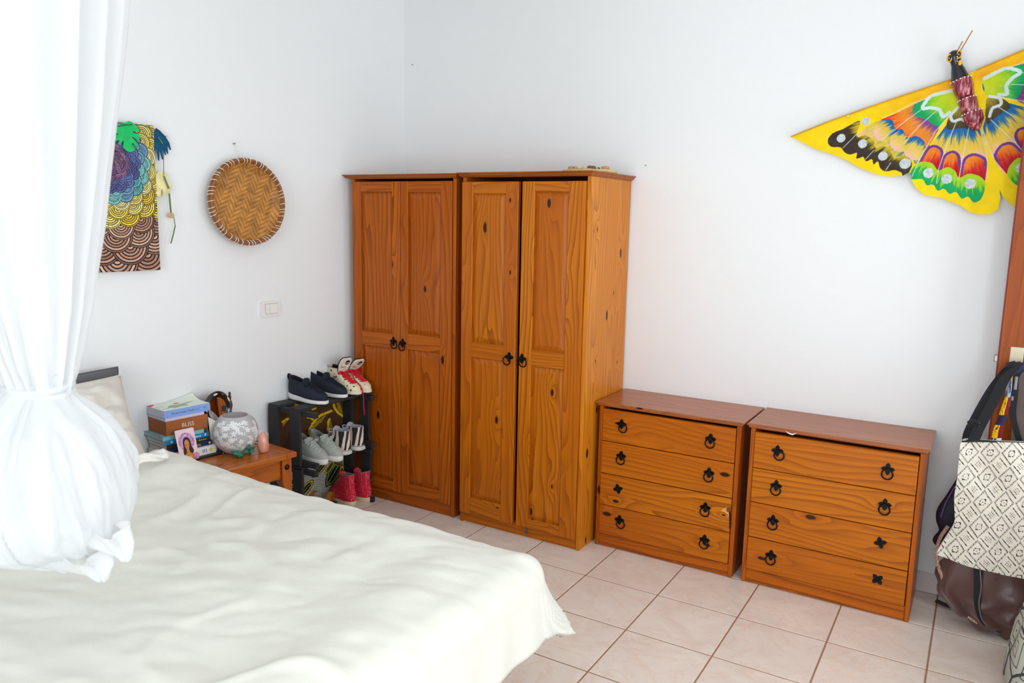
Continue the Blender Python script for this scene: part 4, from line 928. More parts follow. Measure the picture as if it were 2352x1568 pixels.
def leaf_col(y, z):
    x, v = fabric_px(y, z); n = vnoise(x/7, v/7, 3); chk = np.sin(x*.33+v*.12)*np.sin(v*.33-x*.12); C = np.tile(np.array([150., 148, 136]), (len(y), 1)); C[chk*1.0+(n-.5)*1.2 > .15] = (196, 194, 184); C[chk+(n-.5)*1.2 < -.42] = (70, 70, 62)
    for (cx_, cy_, ang, ln, wd) in ((1240, 1640, -1.05, 330, 120), (930, 1530, -.85, 260, 70), (1330, 1420, .25, 150, 48), (1150, 1500, -1.0, 190, 50), (1420, 1650, -1.5, 200, 60), (150, 1700, -1.0, 200, 80), (330, 1850, -1.0, 250, 90), (240, 2050, -.9, 260, 90), (620, 1980, -.9, 250, 80)):
        ca, sa = math.cos(ang), math.sin(ang); u = ((x-cx_)*ca+(v-cy_)*sa)/ln; w = (-(x-cx_)*sa+(v-cy_)*ca)/wd; q = u*u+np.abs(w)**1.3
        C[q < 1.12] = (18, 20, 18); C[(q < .9) & (q > .66)] = (226, 196, 24) if wd < 100 else (120, 140, 40); C[(q < .62) & (np.abs(np.sin(w*6)) < .3)] = (90, 120, 50); C[(q < .60) & (np.abs(w) < .06)] = (150, 150, 130)
    return C
sheet('fabric_lining', (RY1+0.004, RY0-0.004), (MID+0.002, RZ-0.004), 190, 110, lambda y, z: np.stack([wallx(y)+0.022, y, z], 1), banana_col, M_FAB, rack)
sheet('fabric_lining', (RY1+0.004, RY0-0.004), (0.012, MID-0.012), 190, 110, lambda y, z: np.stack([wallx(y)+0.022, y, z], 1), leaf_col, M_FAB, rack)

def wS(s): return np.interp(s, [-.02, .08, .22, .40, .62, .76, .90, 1.02], [.66, .80, .82, .78, .96, 1.0, .88, .60])
def ringpts(s0, s1, k, L, W, side, n=36, pw=0.62, bend=0.0):
    a = np.arange(n)*2*np.pi/n; c = (s0+s1)/2; h = (s1-s0)/2; s = c+h*np.sign(np.cos(a))*np.abs(np.cos(a))**0.86
    y = np.sign(np.sin(a))*np.abs(np.sin(a))**pw*wS(s)*W/2*k
    y = y+side*0.05*W*np.clip(s-.5, 0, 1)
    return s*L, y, s
def loft(levels, L, W, side, inner=None, n=36):
    """levels: (z, s0, s1, k, heel_rise); closed bottom, open collar turned inside when inner is given"""
    rows = []
    for z, s0, s1, k, hr in levels:
        x, y, s = ringpts(s0, s1, k, L, W, side, n); rows.append(np.stack([x, y, z+hr*np.clip((s1-s)/(s1-s0+1e-6), 0, 1)**1.5], 1))
    g = G(); g.grid(np.array(rows), closev=True); g.f.append(tuple(reversed(range(n)))); return g, np.array(rows)
def shoe(name, label, cat, group, heel, toe, z, side, W, H, sole, upper, mats, laces=None, tongue=None, extra=None, flatcap=True):
    heel = np.asarray(heel[:2], float); toe = np.asarray(toe[:2], float); L = float(np.hypot(*(toe-heel))); rz = math.atan2(toe[1]-heel[1], toe[0]-heel[0])
    t = thing(name, label, cat, (heel[0], heel[1], z), rz, group); k = L
    # sole
    rows = [(0.0, .01, .985, .93, 0), (0.004, -.012, 1.0, 1.0, 0), (sole[0]*.6, -.018, 1.012, 1.04, sole[1]*.6), (sole[0], -.016, 1.008, 1.03, sole[1]), (sole[0]+.001, .0, .985, .96, sole[1])]
    g, R = loft(rows, L, W, side); m = len(R); g.f.append(tuple(36*(m-1)+i for i in range(36))); mk('sole', g, mats['sole'], t, local=True, smooth=45)
    if 'outsole' in mats:
        g, R = loft([(0, .0, .99, .95, 0), (0.0005, -.016, 1.005, 1.045, 0), (mats['outsole'][1], -.02, 1.014, 1.055, 0), (mats['outsole'][1]+.0006, .0, .98, .9, 0)], L, W, side); g.f.append(tuple(36*3+i for i in range(36))); mk('outsole', g, mats['outsole'][0], t, local=True, smooth=45)
    lv = [(zz, s0, s1, kk, hr) for zz, s0, s1, kk, hr in upper]
    g, R = loft(lv, L, W, side); mk('upper', g, mats['upper'], t, local=True, smooth=True)
    zt, s0, s1, kk, hr = lv[-1]
    gi, _ = loft([(sole[0]+.006, .10, .55, .60, 0), (zt*.55, s0+.05, s1-.06, kk*.82, hr*.5), (zt-.006, s0+.035, s1-.03, kk*.84, hr), (zt+.0015, s0+.012, s1-.012, kk*.95, hr), (zt-.002, s0-.002, s1+.002, kk*1.01, hr)], L, W, side)
    mk('lining', gi, mats['lining'], t, local=True, smooth=True)
    # instep line
    fr = [(l[2]*L, l[0]) for l in lv]; zs = np.array([f[1] for f in fr]); xs = np.array([f[0] for f in fr])
    kz = np.array([l[3] for l in lv])
    if laces:
        n_, za, zb, mat_, rad = laces; g = G()
        for i in range(n_):
            zz = za+(zb-za)*i/(n_-1); x = np.interp(zz, zs, xs); hw = W*(.24 if i < n_-1 else .22)*np.interp(zz, zs, kz)
            yo = side*0.05*W*max(0, x/L-.5)
            g.tube([(x-.012, yo-hw, zz-.001), (x-.001, yo-hw*.55, zz+.003), (x+.004, yo, zz+.005), (x-.001, yo+hw*.55, zz+.003), (x-.012, yo+hw, zz-.001)], rad, 6)
            if i < n_-1:
                z2 = za+(zb-za)*(i+1)/(n_-1); x2 = np.interp(z2, zs, xs); g.tube([(x-.010, yo-hw, zz+.001), ((x+x2)/2+.004, yo, (zz+z2)/2+.007), (x2-.010, yo+hw, z2+.001)], rad, 6)
        zz = zb; x = np.interp(zz, zs, xs)
        for sg in (-1, 1):
            a = np.linspace(0, 2*np.pi, 14); g.tube(np.stack([x+.004+.010*np.sin(a)*.6, sg*(.012+.013*(1-np.cos(a))), zz+.006+.007*np.sin(a)], 1), rad*.9, 6)
            g.tube([(x+.004, 0, zz+.006), (x+.018, sg*.014, zz-.004), (x+.028, sg*.022, zz-.016)], rad*.9, 6)
        mk('laces', g, mat_, t, local=True)
    if tongue:
        za, zb, wd, lean, mat_ = tongue; n2 = 9; g = G(); rows = []
        for i in range(n2):
            q = i/(n2-1); zz = za+(zb-za)*q; x = np.interp(min(zz, zs[-1]), zs, xs)-.006+lean*max(0, zz-zs[-1]); hw = wd/2*(1 if q < .8 else math.sqrt(max(.12, 1-((q-.8)/.22)**2)))
            rows.append([(x-.004, -hw, zz), (x+.002, -hw*.6, zz+.001), (x+.004, 0, zz+.0015), (x+.002, hw*.6, zz+.001), (x-.004, hw, zz), (x-.009, hw*.6, zz), (x-.010, 0, zz), (x-.009, -hw*.6, zz)])
        g.grid(np.array(rows), closev=True); g.f.append(tuple(8*(n2-1)+i for i in range(8))); mk('tongue', g, mat_, t, local=True, smooth=50)
    if extra: extra(t, L, xs, zs)
    return t
c3 = lambda x, y: (600+x*300/1120, 780+y*300/1120)
LOW = lambda h=1.0: [(.012*h, .0, .99, .97, 0), (.030*h, -.005, .995, 1.0, .004), (.042*h, -.008, .975, .98, .01), (.053*h, -.008, .90, .93, .014), (.062*h, -.004, .78, .86, .018), (.072*h, .004, .66, .80, .022), (.082*h, .012, .555, .72, .026), (.090*h, .02, .49, .66, .026)]
HIGH = lambda h=1.0, t=.125: [(.012, .0, .99, .97, 0), (.030*h, -.005, .995, 1.0, .0), (.043*h, -.008, .965, .97, .0), (.055*h, -.008, .87, .90, .0), (.068*h, -.002, .74, .84, .0), (.082*h, .006, .61, .78, 0), (.097*h, .012, .515, .74, 0), (t*.88, .006, .47, .74, .002), (t, .0, .46, .75, .006)]
# navy trainers on the rack top
M_NAVY = plain('navy_knit', (34, 38, 52), .85, var=.18, vs=120, bump=.4, bscale=400); M_WSOLE = plain('white_foam', (238, 236, 232), .6, var=.02); M_BSOLE = plain('black_rubber', (32, 33, 38), .6); M_NAVL = plain('navy_lining', (26, 28, 38), .95)
TOPZ = RZ+0.011
def navy(heel, toe, side, label):
    return shoe('trainer', label, 'shoe', 'navy trainers on the rack', heel, toe, TOPZ, side, .090, .09, (.022, .014), [(a, b, c_, d_, e*.75+.004) for a, b, c_, d_, e in LOW(1.06)],
        dict(sole=M_WSOLE, upper=M_NAVY, lining=M_NAVL, outsole=(M_BSOLE, .006)), laces=(5, .058, .086, plain('navy_lace', (28, 30, 42), .9), .0028), tongue=(.070, .118, .05, -.10, M_NAVY),
        extra=lambda t, L, xs, zs: (lambda g: mk('heel_tab', g, M_NAVL, t, local=True))(G().tube([(-.006, 0, .095), (-.014, 0, .108), (-.010, 0, .124), (.004, 0, .122)], .006, 8, flat=.5)))
h1 = on(2, TOPZ, *c3(262, 500)); t1 = on(2, TOPZ, *c3(560, 562)); h1[0] = max(h1[0], wallx(h1[1])+.02)
d = (t1-h1)[:2]; d /= np.hypot(*d); L1 = .262; h1 = t1[:2]-d*L1
if h1[0] < wallx(h1[1])+.014: t1 = t1[:2]+(wallx(h1[1])+.014-h1[0])*np.array([1, 0]); h1 = t1-d*L1
navy(h1, t1[:2], 1, 'navy trainer with white sole standing on the rack, nearer the bed')
t2 = on(2, TOPZ, *c3(738, 500))[:2]; t2 = t2+np.array([.004, -.010]); navy(t2-d*L1, t2, -1, 'navy trainer with white sole squeezed between its twin and the spotted boots')
# spotted high tops
def spotted():
    t = NT('spotted_canvas'); v = t.coord(); vo = t.n('ShaderNodeTexVoronoi', i_Vector=v, i_Scale=46.0, i_Randomness=.85); r = t.n('ShaderNodeSeparateColor', i_0=vo.outputs['Color'])
    m = t.math('MULTIPLY', t.math('LESS_THAN', vo.outputs['Distance'], t.math('ADD', t.math('MULTIPLY', r.outputs[0], .18), .12)), t.math('GREATER_THAN', r.outputs[1], .10))
    t.set(t.b.inputs['Base Color'], t.mix(m, L4((232, 220, 186)), L4((44, 38, 34)))); t.bs(Roughness=.7); return t.m
M_SPOT = spotted(); M_CREAM = plain('cream_leather', (240, 228, 210), .55, var=.04); M_RED = plain('red_lace', (206, 14, 40), .8, var=.08); M_BLKL = plain('black_lining', (22, 21, 22), .95)
def spotboot(toe, dirv, side, label, tilt):
    Lb_ = .262; toe = np.asarray(toe[:2]); heel = toe-dirv*Lb_
    def ex(t, L, xs, zs):
        # flared padded tongue with printed badge
        w = .072; h = .092; o = Vector((.46*L-.004, 0, .108)); ey = Vector((.50+tilt, 0, .86)).normalized(); exv = Vector((0, 1, 0)); nn_ = Vector((.86, 0, -.50-tilt)).normalized()
        nn_ = exv.cross(ey)
        poly = [(-.024, 0), (-.030, .02), (-.036, .05), (-.034, .078), (-.024, .092), (.024, .092), (.034, .078), (.036, .05), (.030, .02), (.024, 0)]
        g = G(); g.prism(poly, lambda x, y, dd: tuple(o+exv*x*1.06+ey*y+nn_*(-.007)-ey*.0), -.006); mk('tongue_edge', g, M_BLKL, t, local=True, smooth=None)
        g = G(); g.prism([(x*1.06, y*1.03) for x, y in poly], lambda x, y, dd: tuple(o+exv*x+ey*y-nn_*(.004+dd)), .004); mk('tongue_edge', g, M_BLKL, t, local=True, smooth=None)
        g = G(); g.prism(poly, lambda x, y, dd: tuple(o+exv*x+ey*y+nn_*(dd-.004)), .008); mk('tongue', g, M_CREAM, t, local=True, smooth=None)
        ba = G(); ba.prism([(.0145*math.cos(a), .0145*math.sin(a)) for a in np.arange(22)*2*np.pi/22], lambda x, y, dd: tuple(o+exv*(x+.010)+ey*(y+.066)+nn_*(.004+dd)), .0006); mk('badge', ba, M_BLKL, t, local=True, smooth=None)
        bw = G(); bw.prism([(-.010, -.003), (.010, -.001), (.010, .003), (-.010, .002)], lambda x, y, dd: tuple(o+exv*(x+.010)+ey*(y+.063)+nn_*(.0046+dd)), .0005); mk('badge_stripe', bw, M_CREAM, t, local=True, smooth=None)
        Mx = RM[t.name] @ frameM(o+exv*(-.010)+ey*.038+nn_*.0042, exv*1.0+ey*-.25, ey); text('lettering', 'Reetic', .013, plain('dark_print', (40, 52, 46)), t, Mx)
        g = G(); g.tube([(-.008, 0, .118), (-.014, 0, .134), (-.004, 0, .142), (.010, 0, .134)], .011, 8, flat=.35); mk('pull_loop', g, M_SPOT, t, local=True)
        if side < 0:
            g = G(); g.tube(smooth_poly([(.50*L, -.02, .105), (.72*L, -.045, .075), (.97*L, -.052, .045), (1.03*L, -.052, .0), (1.03*L, -.050, -.05), (1.035*L, -.047, -.10)], 5, False), .0028, 6); mk('loose_lace', g, M_RED, t, local=True)
    return shoe('high_top', label, 'shoe', 'spotted high tops on the rack', heel, toe, TOPZ, side, .092, .13, (.022, 0), HIGH(1.05, .128), dict(sole=M_CREAM, upper=M_SPOT, lining=M_BLKL, outsole=(M_BSOLE, .011)),
                laces=(7, .062, .104, M_RED, .0042), extra=ex)
dv = np.array([.985, -.165]); dv /= np.hypot(*dv)
p1 = on(2, TOPZ, *c3(838, 487)); p2 = on(2, TOPZ, *c3(948, 464))
spotboot(p1+np.array([0, .004, 0]), dv, 1, 'cream high top with black spots and red laces beside the navy trainers', .0)
dv2 = np.array([.985, -.17]); spotboot(p2+np.array([0, -.012, 0]), dv2, -1, 'cream spotted high top with wide flared tongue and dangling red lace by the wardrobe', .35)
# grey trainers on the middle shelf
M_GREY = plain('grey_suede', (176, 180, 172), .9, var=.06, vs=50, sheen=.3); M_GLIN = plain('grey_lining', (150, 148, 146), .95); M_GLACE = plain('grey_lace', (192, 198, 192), .9, var=.06)
MZ = MID+0.001
def greyshoe(toe, side, label, Lg=.258):
    dg = np.array([.985, -.16]); dg /= np.hypot(*dg); toe = np.asarray(toe[:2])
    return shoe('trainer', label, 'shoe', 'grey trainers on the middle shelf', toe-dg*Lg, toe, MZ, side, .086, .09, (.026, .0), LOW(1.06), dict(sole=M_WSOLE, upper=M_GREY, lining=M_GLIN), laces=(6, .060, .090, M_GLACE, .0036), tongue=(.072, .112, .052, -.05, M_GREY))
gp1 = on(2, MZ, *c3(556, 1072)); gp2 = on(2, MZ, *c3(690, 1042))
greyshoe(gp1, 1, 'light grey suede trainer with white sole beside the slatted rack end')
greyshoe(gp2, -1, 'light grey suede trainer with white sole next to the zebra high tops')
# zebra high tops, heels to the room
def zebra():
    t = NT('zebra_canvas'); v = t.coord((1, 1, .28)); w = t.n('ShaderNodeTexWave', wave_type='BANDS', bands_direction='DIAGONAL', i_Vector=v, i_Scale=15.0, i_Distortion=5.0, i_Detail=1.5); w.inputs['Detail Scale'].default_value = 1.6
    m = t.mapr(w.outputs['Fac'], .44, .52); t.set(t.b.inputs['Base Color'], t.mix(m, L4((46, 42, 46)), L4((232, 216, 196)))); t.bs(Roughness=.8); return t.m
M_ZEB = zebra(); M_LILAC = plain('lilac_lace', (176, 170, 184), .9)
def zebraboot(heel, side, label):
    heel = np.asarray(heel[:2]); dz = np.array([-.95, .02]); dz /= np.hypot(*dz)
    def ex(t, L, xs, zs):
        g = G(); g.box((-.0045, 0, .013), (.002, .030, .016), bev=.0006); pl = mk('heel_patch', g, M_WSOLE, t, local=True, smooth=None)
        text('lettering', 'ALL STAR', .0062, plain('grey_print', (150, 146, 150), .7, var=0), pl, RM[t.name] @ frameM((-.0058, 0, .013), (0, -1, 0), (0, 0, 1)))
        g = G(); _, R = loft([(.0235, -.019, 1.013, 1.045, 0)], L, .09, side); g.tube(R[0], .0012, 5, closed=True); mk('pinstripe', g, M_BLKL, t, local=True)
    return shoe('high_top', label, 'shoe', 'zebra high tops on the middle shelf', heel, heel+dz*.215, MZ, side, .09, .12, (.026, 0), HIGH(1.0, .122), dict(sole=M_WSOLE, upper=M_ZEB, lining=M_LILAC), laces=(6, .064, .112, M_LILAC, .0034), tongue=(.09, .138, .05, .1, M_LILAC), extra=ex)
zb1 = on(2, MZ, *c3(770, 1015)); zb2 = on(2, MZ, *c3(880, 980)); 
z1p = np.array([.178, -.672]); z2p = np.array([.182, -.575])
zebraboot(z1p, 1, 'zebra striped canvas high top next to the grey trainers'); zebraboot(z2p, -1, 'zebra striped canvas high top next to the rack end')
# red wedge trainers on the floor
def redm():
    t = NT('red_dotted'); v = t.coord((1, 1, 2.2)); vo = t.n('ShaderNodeTexVoronoi', i_Vector=v, i_Scale=85.0, i_Randomness=.3); m = t.math('LESS_THAN', vo.outputs['Distance'], .22)
    t.set(t.b.inputs['Base Color'], t.mix(t.math('MULTIPLY', m, .9), L4((212, 28, 56)), L4((246, 190, 196)))); t.bs(Roughness=.8); return t.m
M_REDD = redm(); M_SAND = plain('cream_rubber', (226, 204, 166), .7, var=.05)
WEDGE = [(.012, .0, .99, .97, .0), (.030, .0, .995, 1.0, .02), (.046, .005, .97, .98, .02), (.062, .015, .88, .92, .02), (.082, .03, .75, .86, .01), (.105, .05, .63, .80, .0), (.128, .06, .56, .76, .0), (.148, .05, .53, .75, .004), (.158, .035, .52, .76, .012)]
def redshoe(heel, dr, side, label):
    heel = np.asarray(heel[:2]); dr = np.array(dr)/np.hypot(*dr)
    def ex(t, L, xs, zs):
        for zz, kk in ((.062, .98), (.112, .86)):
            _, R = loft([(zz, np.interp(zz, [.03, .158], [.0, .04])-.008, np.interp(zz, zs, xs)/L*.93, kk, .004)], L, .094, side); g = G(); g.tube(R[0], .0035, 6, closed=True, flat=.5); mk('strap_seam', g, M_REDD, t, local=True)
    return shoe('wedge_trainer', label, 'shoe', 'red wedge trainers on the floor', heel, heel+dr*.215, 0.0, side, .088, .15, (.022, .004), WEDGE, dict(sole=M_SAND, upper=M_REDD, lining=M_GLIN), tongue=(.11, .170, .045, .2, M_REDD), extra=ex)
redshoe((.145, -.607), (-.93, .20), 1, 'red dotted wedge high top on the floor beside the sandals')
redshoe((.172, -.511), (-.95, .10), -1, 'red dotted wedge high top on the floor beside the wardrobe plinth')
# brown sandals
M_TAN = plain('tan_leather', (176, 108, 40), .55, var=.1, vs=60); M_TAND = plain('brown_leather', (120, 66, 24), .5, var=.1)
def sandal(heel, dr, side, label):
    heel = np.asarray(heel); dr = np.array(dr)/np.hypot(*dr); t = thing('sandal', label, 'sandal', (heel[0], heel[1], 0), math.atan2(dr[1], dr[0]), 'sandals on the floor'); L, W = .215, .09
    g, R = loft([(0, .01, .985, .95, 0), (.004, -.01, 1, 1, 0), (.014, -.01, 1, 1.0, 0), (.0145, .01, .98, .95, 0)], L, W, side); g.f.append(tuple(36*3+i for i in range(36))); mk('sole', g, M_TAND, t, local=True, smooth=45)
    g, R = loft([(.0145, .03, .96, .88, 0), (.018, .03, .96, .88, 0), (.0185, .05, .94, .8, 0)], L, W, side); g.f.append(tuple(36*2+i for i in range(36))); mk('footbed', g, M_TAN, t, local=True, smooth=45)
    for s0, hgt, wd in ((.72, .050, .045), (.50, .058, .022), (.10, .060, .028)):
        a = np.linspace(0, np.pi, 15); wv = wS(s0)*W/2*1.02; P = np.stack([np.full(15, s0*L)+(.0 if s0 > .2 else -.03*np.sin(a)*.2), wv*np.cos(a), .012+hgt*np.sin(a)], 1)
        g = G(); g.ribbon(P, (wd, 0, 0), .003); mk('strap', g, M_TAN, t, local=True, smooth=40)
    return t
sandal((0.045, -.655), (-.6, -.25), 1, 'tan leather strap sandal on the floor beside the red wedge'); sandal((0.075, -.775), (-.8, -.16), -1, 'tan leather strap sandal on the floor under the grey trainers')
# ================================================================== THINGS ON THE LEFT WALL
CVD = 0.034
sr = float(onL(360, 450, CVD)@WD); zt_ = onL(357, 289, CVD)[2]; zb_ = onL(363, 620, CVD)[2]
pc = onL(256, 372, CVD); s_c, z_c = float(pc@WD), pc[2]; sl_ = s_c+(s_c-sr)
cv = thing('canvas_painting', 'unframed canvas painted with colourful concentric scale pattern', 'painting', wl((sr+sl_)/2, 0, zb_))
g = G(); wbox(g, sr+.001, sl_-.001, 0.002, CVD-.0008, zb_+.001, zt_-.001, .002); mk('stretcher', g, plain('canvas_edge', (150, 112, 92), .85, var=.25, vs=60), cv, smooth=None)
def scale_col(s, z):
    x = -(s-s_c); y = z-z_c; n = len(s); C = np.tile(np.array([170., 120, 96]), (n, 1))
    Rs = [.55, .49, .43, .375, .325, .28, .24, .205, .176, .150, .128, .109, .093, .079, .066, .055, .045, .036, .028, .020, .013, .006]
    rnd = random.Random(8)
    for k, R in enumerate(Rs):
        r = .007+.225*R; m = max(4, int(round(2*math.pi*R/(r*1.42)))); off = (k % 2)*math.pi/m
        # upper discs first so that lower neighbours lie on top evenly
        for j in sorted(range(m), key=lambda j: -abs(math.sin((2*math.pi*j/m+off)/2+math.pi/4))):
            a = 2*math.pi*j/m+off; cx_, cy_ = R*math.cos(a), R*math.sin(a)*1.05
            if abs(cx_) > .26+r or cy_ > .2+r or cy_ < -.5-r: continue
            d = np.hypot(x-cx_, y-cy_); q = d < r
            if not q.any(): continue
            if R < .058: base = np.array([(122, 74, 124), (104, 62, 116), (150, 100, 150)][(j+k) % 3])
            elif R < .094: base = np.array([(70, 84, 160), (84, 112, 186), (58, 70, 140)][(j+k) % 3])
            elif R < .135: base = np.array([(84, 176, 184), (120, 206, 204), (100, 160, 200)][(j+k) % 3])
            elif R < .16: base = np.array([(240, 222, 142), (244, 214, 100)][j % 2])
            elif cy_ < -.225+.03*math.sin(j): base = np.array([(176, 126, 100), (190, 142, 116), (164, 112, 88)][(j+k) % 3])
            else: base = np.array([(246, 208, 60), (250, 224, 110), (240, 190, 30)][(j+k) % 3])
            p = max(r/6.0, .0032); f = d/p; fr = f-np.floor(f); tone = 1+.16*np.sin(np.floor(f)*1.9+j); wht = np.where(np.mod(np.floor(f), 2) == 0, .30, .0)[:, None]; c = np.clip(base[None, :]*tone[:, None]*(1-wht)+235*wht, 0, 255)
            line = (fr < (.40 if r > .03 else .44)) | (d > r-p*.30); c[line] = (42, 26, 24)
            C[q] = c[q]
    return C
M_CANV = painted('canvas_paint', .55, bump=.12, bscale=500)
sheet('painted_face', (sr, sl_), (zb_, zt_), 270, 400, lambda s, z: np.outer(s, WD)+np.outer(np.full(len(s), CVD), WN)+np.outer(z, up), scale_col, M_CANV, cv)

# paper leaf garland
gar = thing('leaf_garland', 'paper leaf garland hanging from the corner of the canvas', 'garland', onL(380, 560, .03))
def leaf(name, outline, dep, col, tilt=0.0):
    P = np.array(outline, float); cxy = P.mean(0); mat = painted('leaf_paper', .55)
    def mp(x, y): return np.array([onL(a, b, dep+tilt*(a-cxy[0])+.006*math.cos((b-cxy[1])*.06)) for a, b in zip(x, y)])
    lo, hi = P.min(0)-.5, P.max(0)+.5
    def cf(x, y): return np.array(col, float)*(0.9+.2*fbm(x/14, y/14, 2, 4))[:, None]
    return sheet(name, (lo[0], hi[0]), (lo[1], hi[1]), int((hi[0]-lo[0])/.7)+2, int((hi[1]-lo[1])/.7)+2, mp, cf, mat, gar, outline=P)
q5 = lambda x, y: (240+x*190/931, 260+y*320/1568)
monstera = [q5(*p) for p in [(230, 105), (275, 85), (320, 105), (360, 150), (385, 185), (392, 208), (318, 205), (318, 222), (395, 238), (397, 280), (390, 310), (314, 262), (312, 276), (374, 340), (364, 375), (314, 330), (308, 344), (345, 404), (325, 425), (290, 440), (240, 415), (208, 385), (216, 310), (206, 308), (184, 358), (150, 340), (175, 300), (120, 310), (110, 250), (170, 235), (110, 225), (130, 160), (180, 120)]]
leaf('green_leaf', monstera, .050, (30, 184, 98), .0006)
teal = [q5(*p) for p in [(580, 165), (625, 195), (690, 265), (730, 330), (750, 410), (735, 415), (708, 360), (718, 460), (702, 455), (682, 385), (694, 474), (680, 470), (652, 395), (662, 524), (645, 515), (618, 410), (618, 540), (600, 520), (585, 400), (560, 420), (560, 200)]]
leaf('teal_leaf', teal, .022, (10, 82, 116), -.0004)
cream = [q5(*p) for p in [(600, 655), (660, 660), (705, 680), (712, 730), (700, 770), (745, 790), (750, 850), (735, 890), (700, 905), (690, 870), (695, 920), (655, 940), (652, 850), (644, 850), (632, 938), (595, 930), (570, 880), (560, 700)]]
leaf('cream_leaf', cream, .022, (234, 224, 166), -.0002)
g = G(); g.tube([onL(*q5(x, y), .03) for x, y in ((665, 400), (665, 560), (668, 700))], .0012, 6)
g.tube([onL(*q5(x, y), .054) for x, y in ((150, 150), (240, 132), (310, 126))], .003, 6, flat=.5); g.tube([onL(*q5(x, y), d) for x, y, d in ((180, 128, .052), (420, 130, .05), (590, 190, .028), (690, 262, .026), (706, 255, .022))], .0011, 6); mk('cord', g, plain('dark_cord', (70, 72, 60), .8), gar)
M_GRIB = plain('green_ribbon', (104, 124, 70), .7, var=.1)
for pts, w in (([(605, 270), (660, 345)], .005), ([(668, 705), (725, 850)], .006), ([(728, 900), (738, 1010), (748, 1120)], .006), ([(780, 1170), (796, 1265)], .003), ([(796, 1265), (775, 1360), (748, 1465)], .0045)):
    P = smooth_poly([onL(*q5(x, y), .032) for x, y in pts], 5, False); g = G(); g.ribbon(P, np.tile(WD*w*1.3, (len(P), 1)), .0008); mk('ribbon', g, M_GRIB, gar, smooth=None)
bc = onL(*q5(748, 1148), .028); g = G(); a = np.arange(24)*2*np.pi/24; g.tube(np.array([bc+WD*.0095*math.cos(x)+up*.007*math.sin(x) for x in a]), .0058, 8, closed=True); mk('bead', g, plain('bare_wood', (206, 168, 128), .6, var=.1), gar)

# woven winnowing basket
BR = 0.190; bs_ = onL(567, 464, 0.045); s_b, z_b = float(bs_@WD), bs_[2]
bsk = thing('woven_basket', 'round woven bamboo tray basket hanging on the wall', 'basket', wl(s_b, 0, z_b-BR))
bn = WN*0.995+WD*0.0+up*0.05; bn /= np.linalg.norm(bn); bu = WD-bn*(WD@bn); bu /= np.linalg.norm(bu); bv = np.cross(bn, bu); bv = bv if bv[2] > 0 else -bv
bc_ = wl(s_b, 0.042, z_b)
def weave(x, y):
    ca, sa = math.cos(.42), math.sin(.42); u = (x*ca+y*sa)/.0062; v = (-x*sa+y*ca)/.0062; iu = np.floor(u); iv = np.floor(v)
    ph = np.mod(iu+iv, 6); ph2 = np.mod(iu-iv, 6); over = np.mod(iu+np.where(np.mod(np.floor(iu/6), 2) == 0, iv, -iv), 4) < 2
    fu = u-iu; fv = v-iv; prof = np.where(over, np.sin(np.pi*fv), np.sin(np.pi*fu)); return over, prof, iu, iv
def weave_col(x, y):
    over, prof, iu, iv = weave(x, y); t = vnoise(iu*.37+.5, iv*.11, 5)*.5+vnoise(iv*.4, iu*.1, 7)*.5
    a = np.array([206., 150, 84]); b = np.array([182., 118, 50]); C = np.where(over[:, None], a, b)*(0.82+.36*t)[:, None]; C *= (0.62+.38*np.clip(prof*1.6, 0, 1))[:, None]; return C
def weave_map(x, y):
    over, prof, _, _ = weave(x, y); r = np.hypot(x, y)/BR; d = 0.004+0.036*np.clip((r-.80)/.2, 0, 1)**1.6+.0012*prof-.022; return bc_+np.outer(x, bu)+np.outer(y, bv)+np.outer(d, bn)
M_WEAVE = painted('bamboo_weave', .45, coat=.1)
circ = np.array([(BR*.985*math.cos(a), BR*.985*math.sin(a)) for a in np.arange(90)*2*np.pi/90])
sheet('woven_tray', (-BR, BR), (-BR, BR), 210, 210, weave_map, weave_col, M_WEAVE, bsk, outline=circ)
M_CANE = plain('cane_rim', (140, 88, 44), .45, var=.25, vs=60)
a = np.arange(80)*2*np.pi/80
for rr, dd, th in ((BR, .020, .0075), (BR+.004, .008, .006), (BR-.006, .012, .0055)):
    g = G(); g.tube(np.array([bc_+(bu*math.cos(t)+bv*math.sin(t))*rr+bn*dd for t in a]), th, 8, closed=True); mk('rim', g, M_CANE, bsk)
g = G(); rows = [[bc_+(bu*math.cos(t)+bv*math.sin(t))*(BR*k)+bn*d for t in a] for k, d in ((1.02, .004), (1.0, -.012), (.93, -.026), (.80, -.033), (.02, -.034))]; g.grid(np.array(rows), closev=True); mk('outer_weave', g, M_CANE, bsk)
M_STI = plain('white_cord', (240, 232, 220), .7, var=.02)
for k in range(52):
    t = 2*math.pi*(k+.3*math.sin(k*1.7))/52; rd = bu*math.cos(t)+bv*math.sin(t); tg_ = -bu*math.sin(t)+bv*math.cos(t); o = bc_+rd*BR
    P = [o+rd*.013+bn*.004-tg_*.004, o+rd*.0105+bn*.020-tg_*.002, o+rd*.002+bn*.0292, o-rd*.009+bn*.023+tg_*.003, o-rd*.0135+bn*.011+tg_*.005]
    g = G(); g.tube(smooth_poly(P, 2, False), .0017, 5); mk('stitch', g, M_STI, bsk)
nl = onL(535, 330, 0.0)
g = G(); tp_ = bc_+bv*BR+bn*.004
for sg in (-1, 1): g.tube([nl+WN*.012, (nl+tp_)/2+WD*sg*.004+WN*.006, tp_+bu*sg*.010], .0009, 5)
mk('hanging_string', g, M_STI, bsk)
g = G(); Rn = np.stack([WD, up, WN], 1); g.lathe([(.0018, 0), (.0018, .012), (.0042, .013), (.0042, .015)], nl, 10, rot=Rn); tag(mk('nail', g, M_STEEL), 'steel nail in the wall above the woven basket', 'nail')
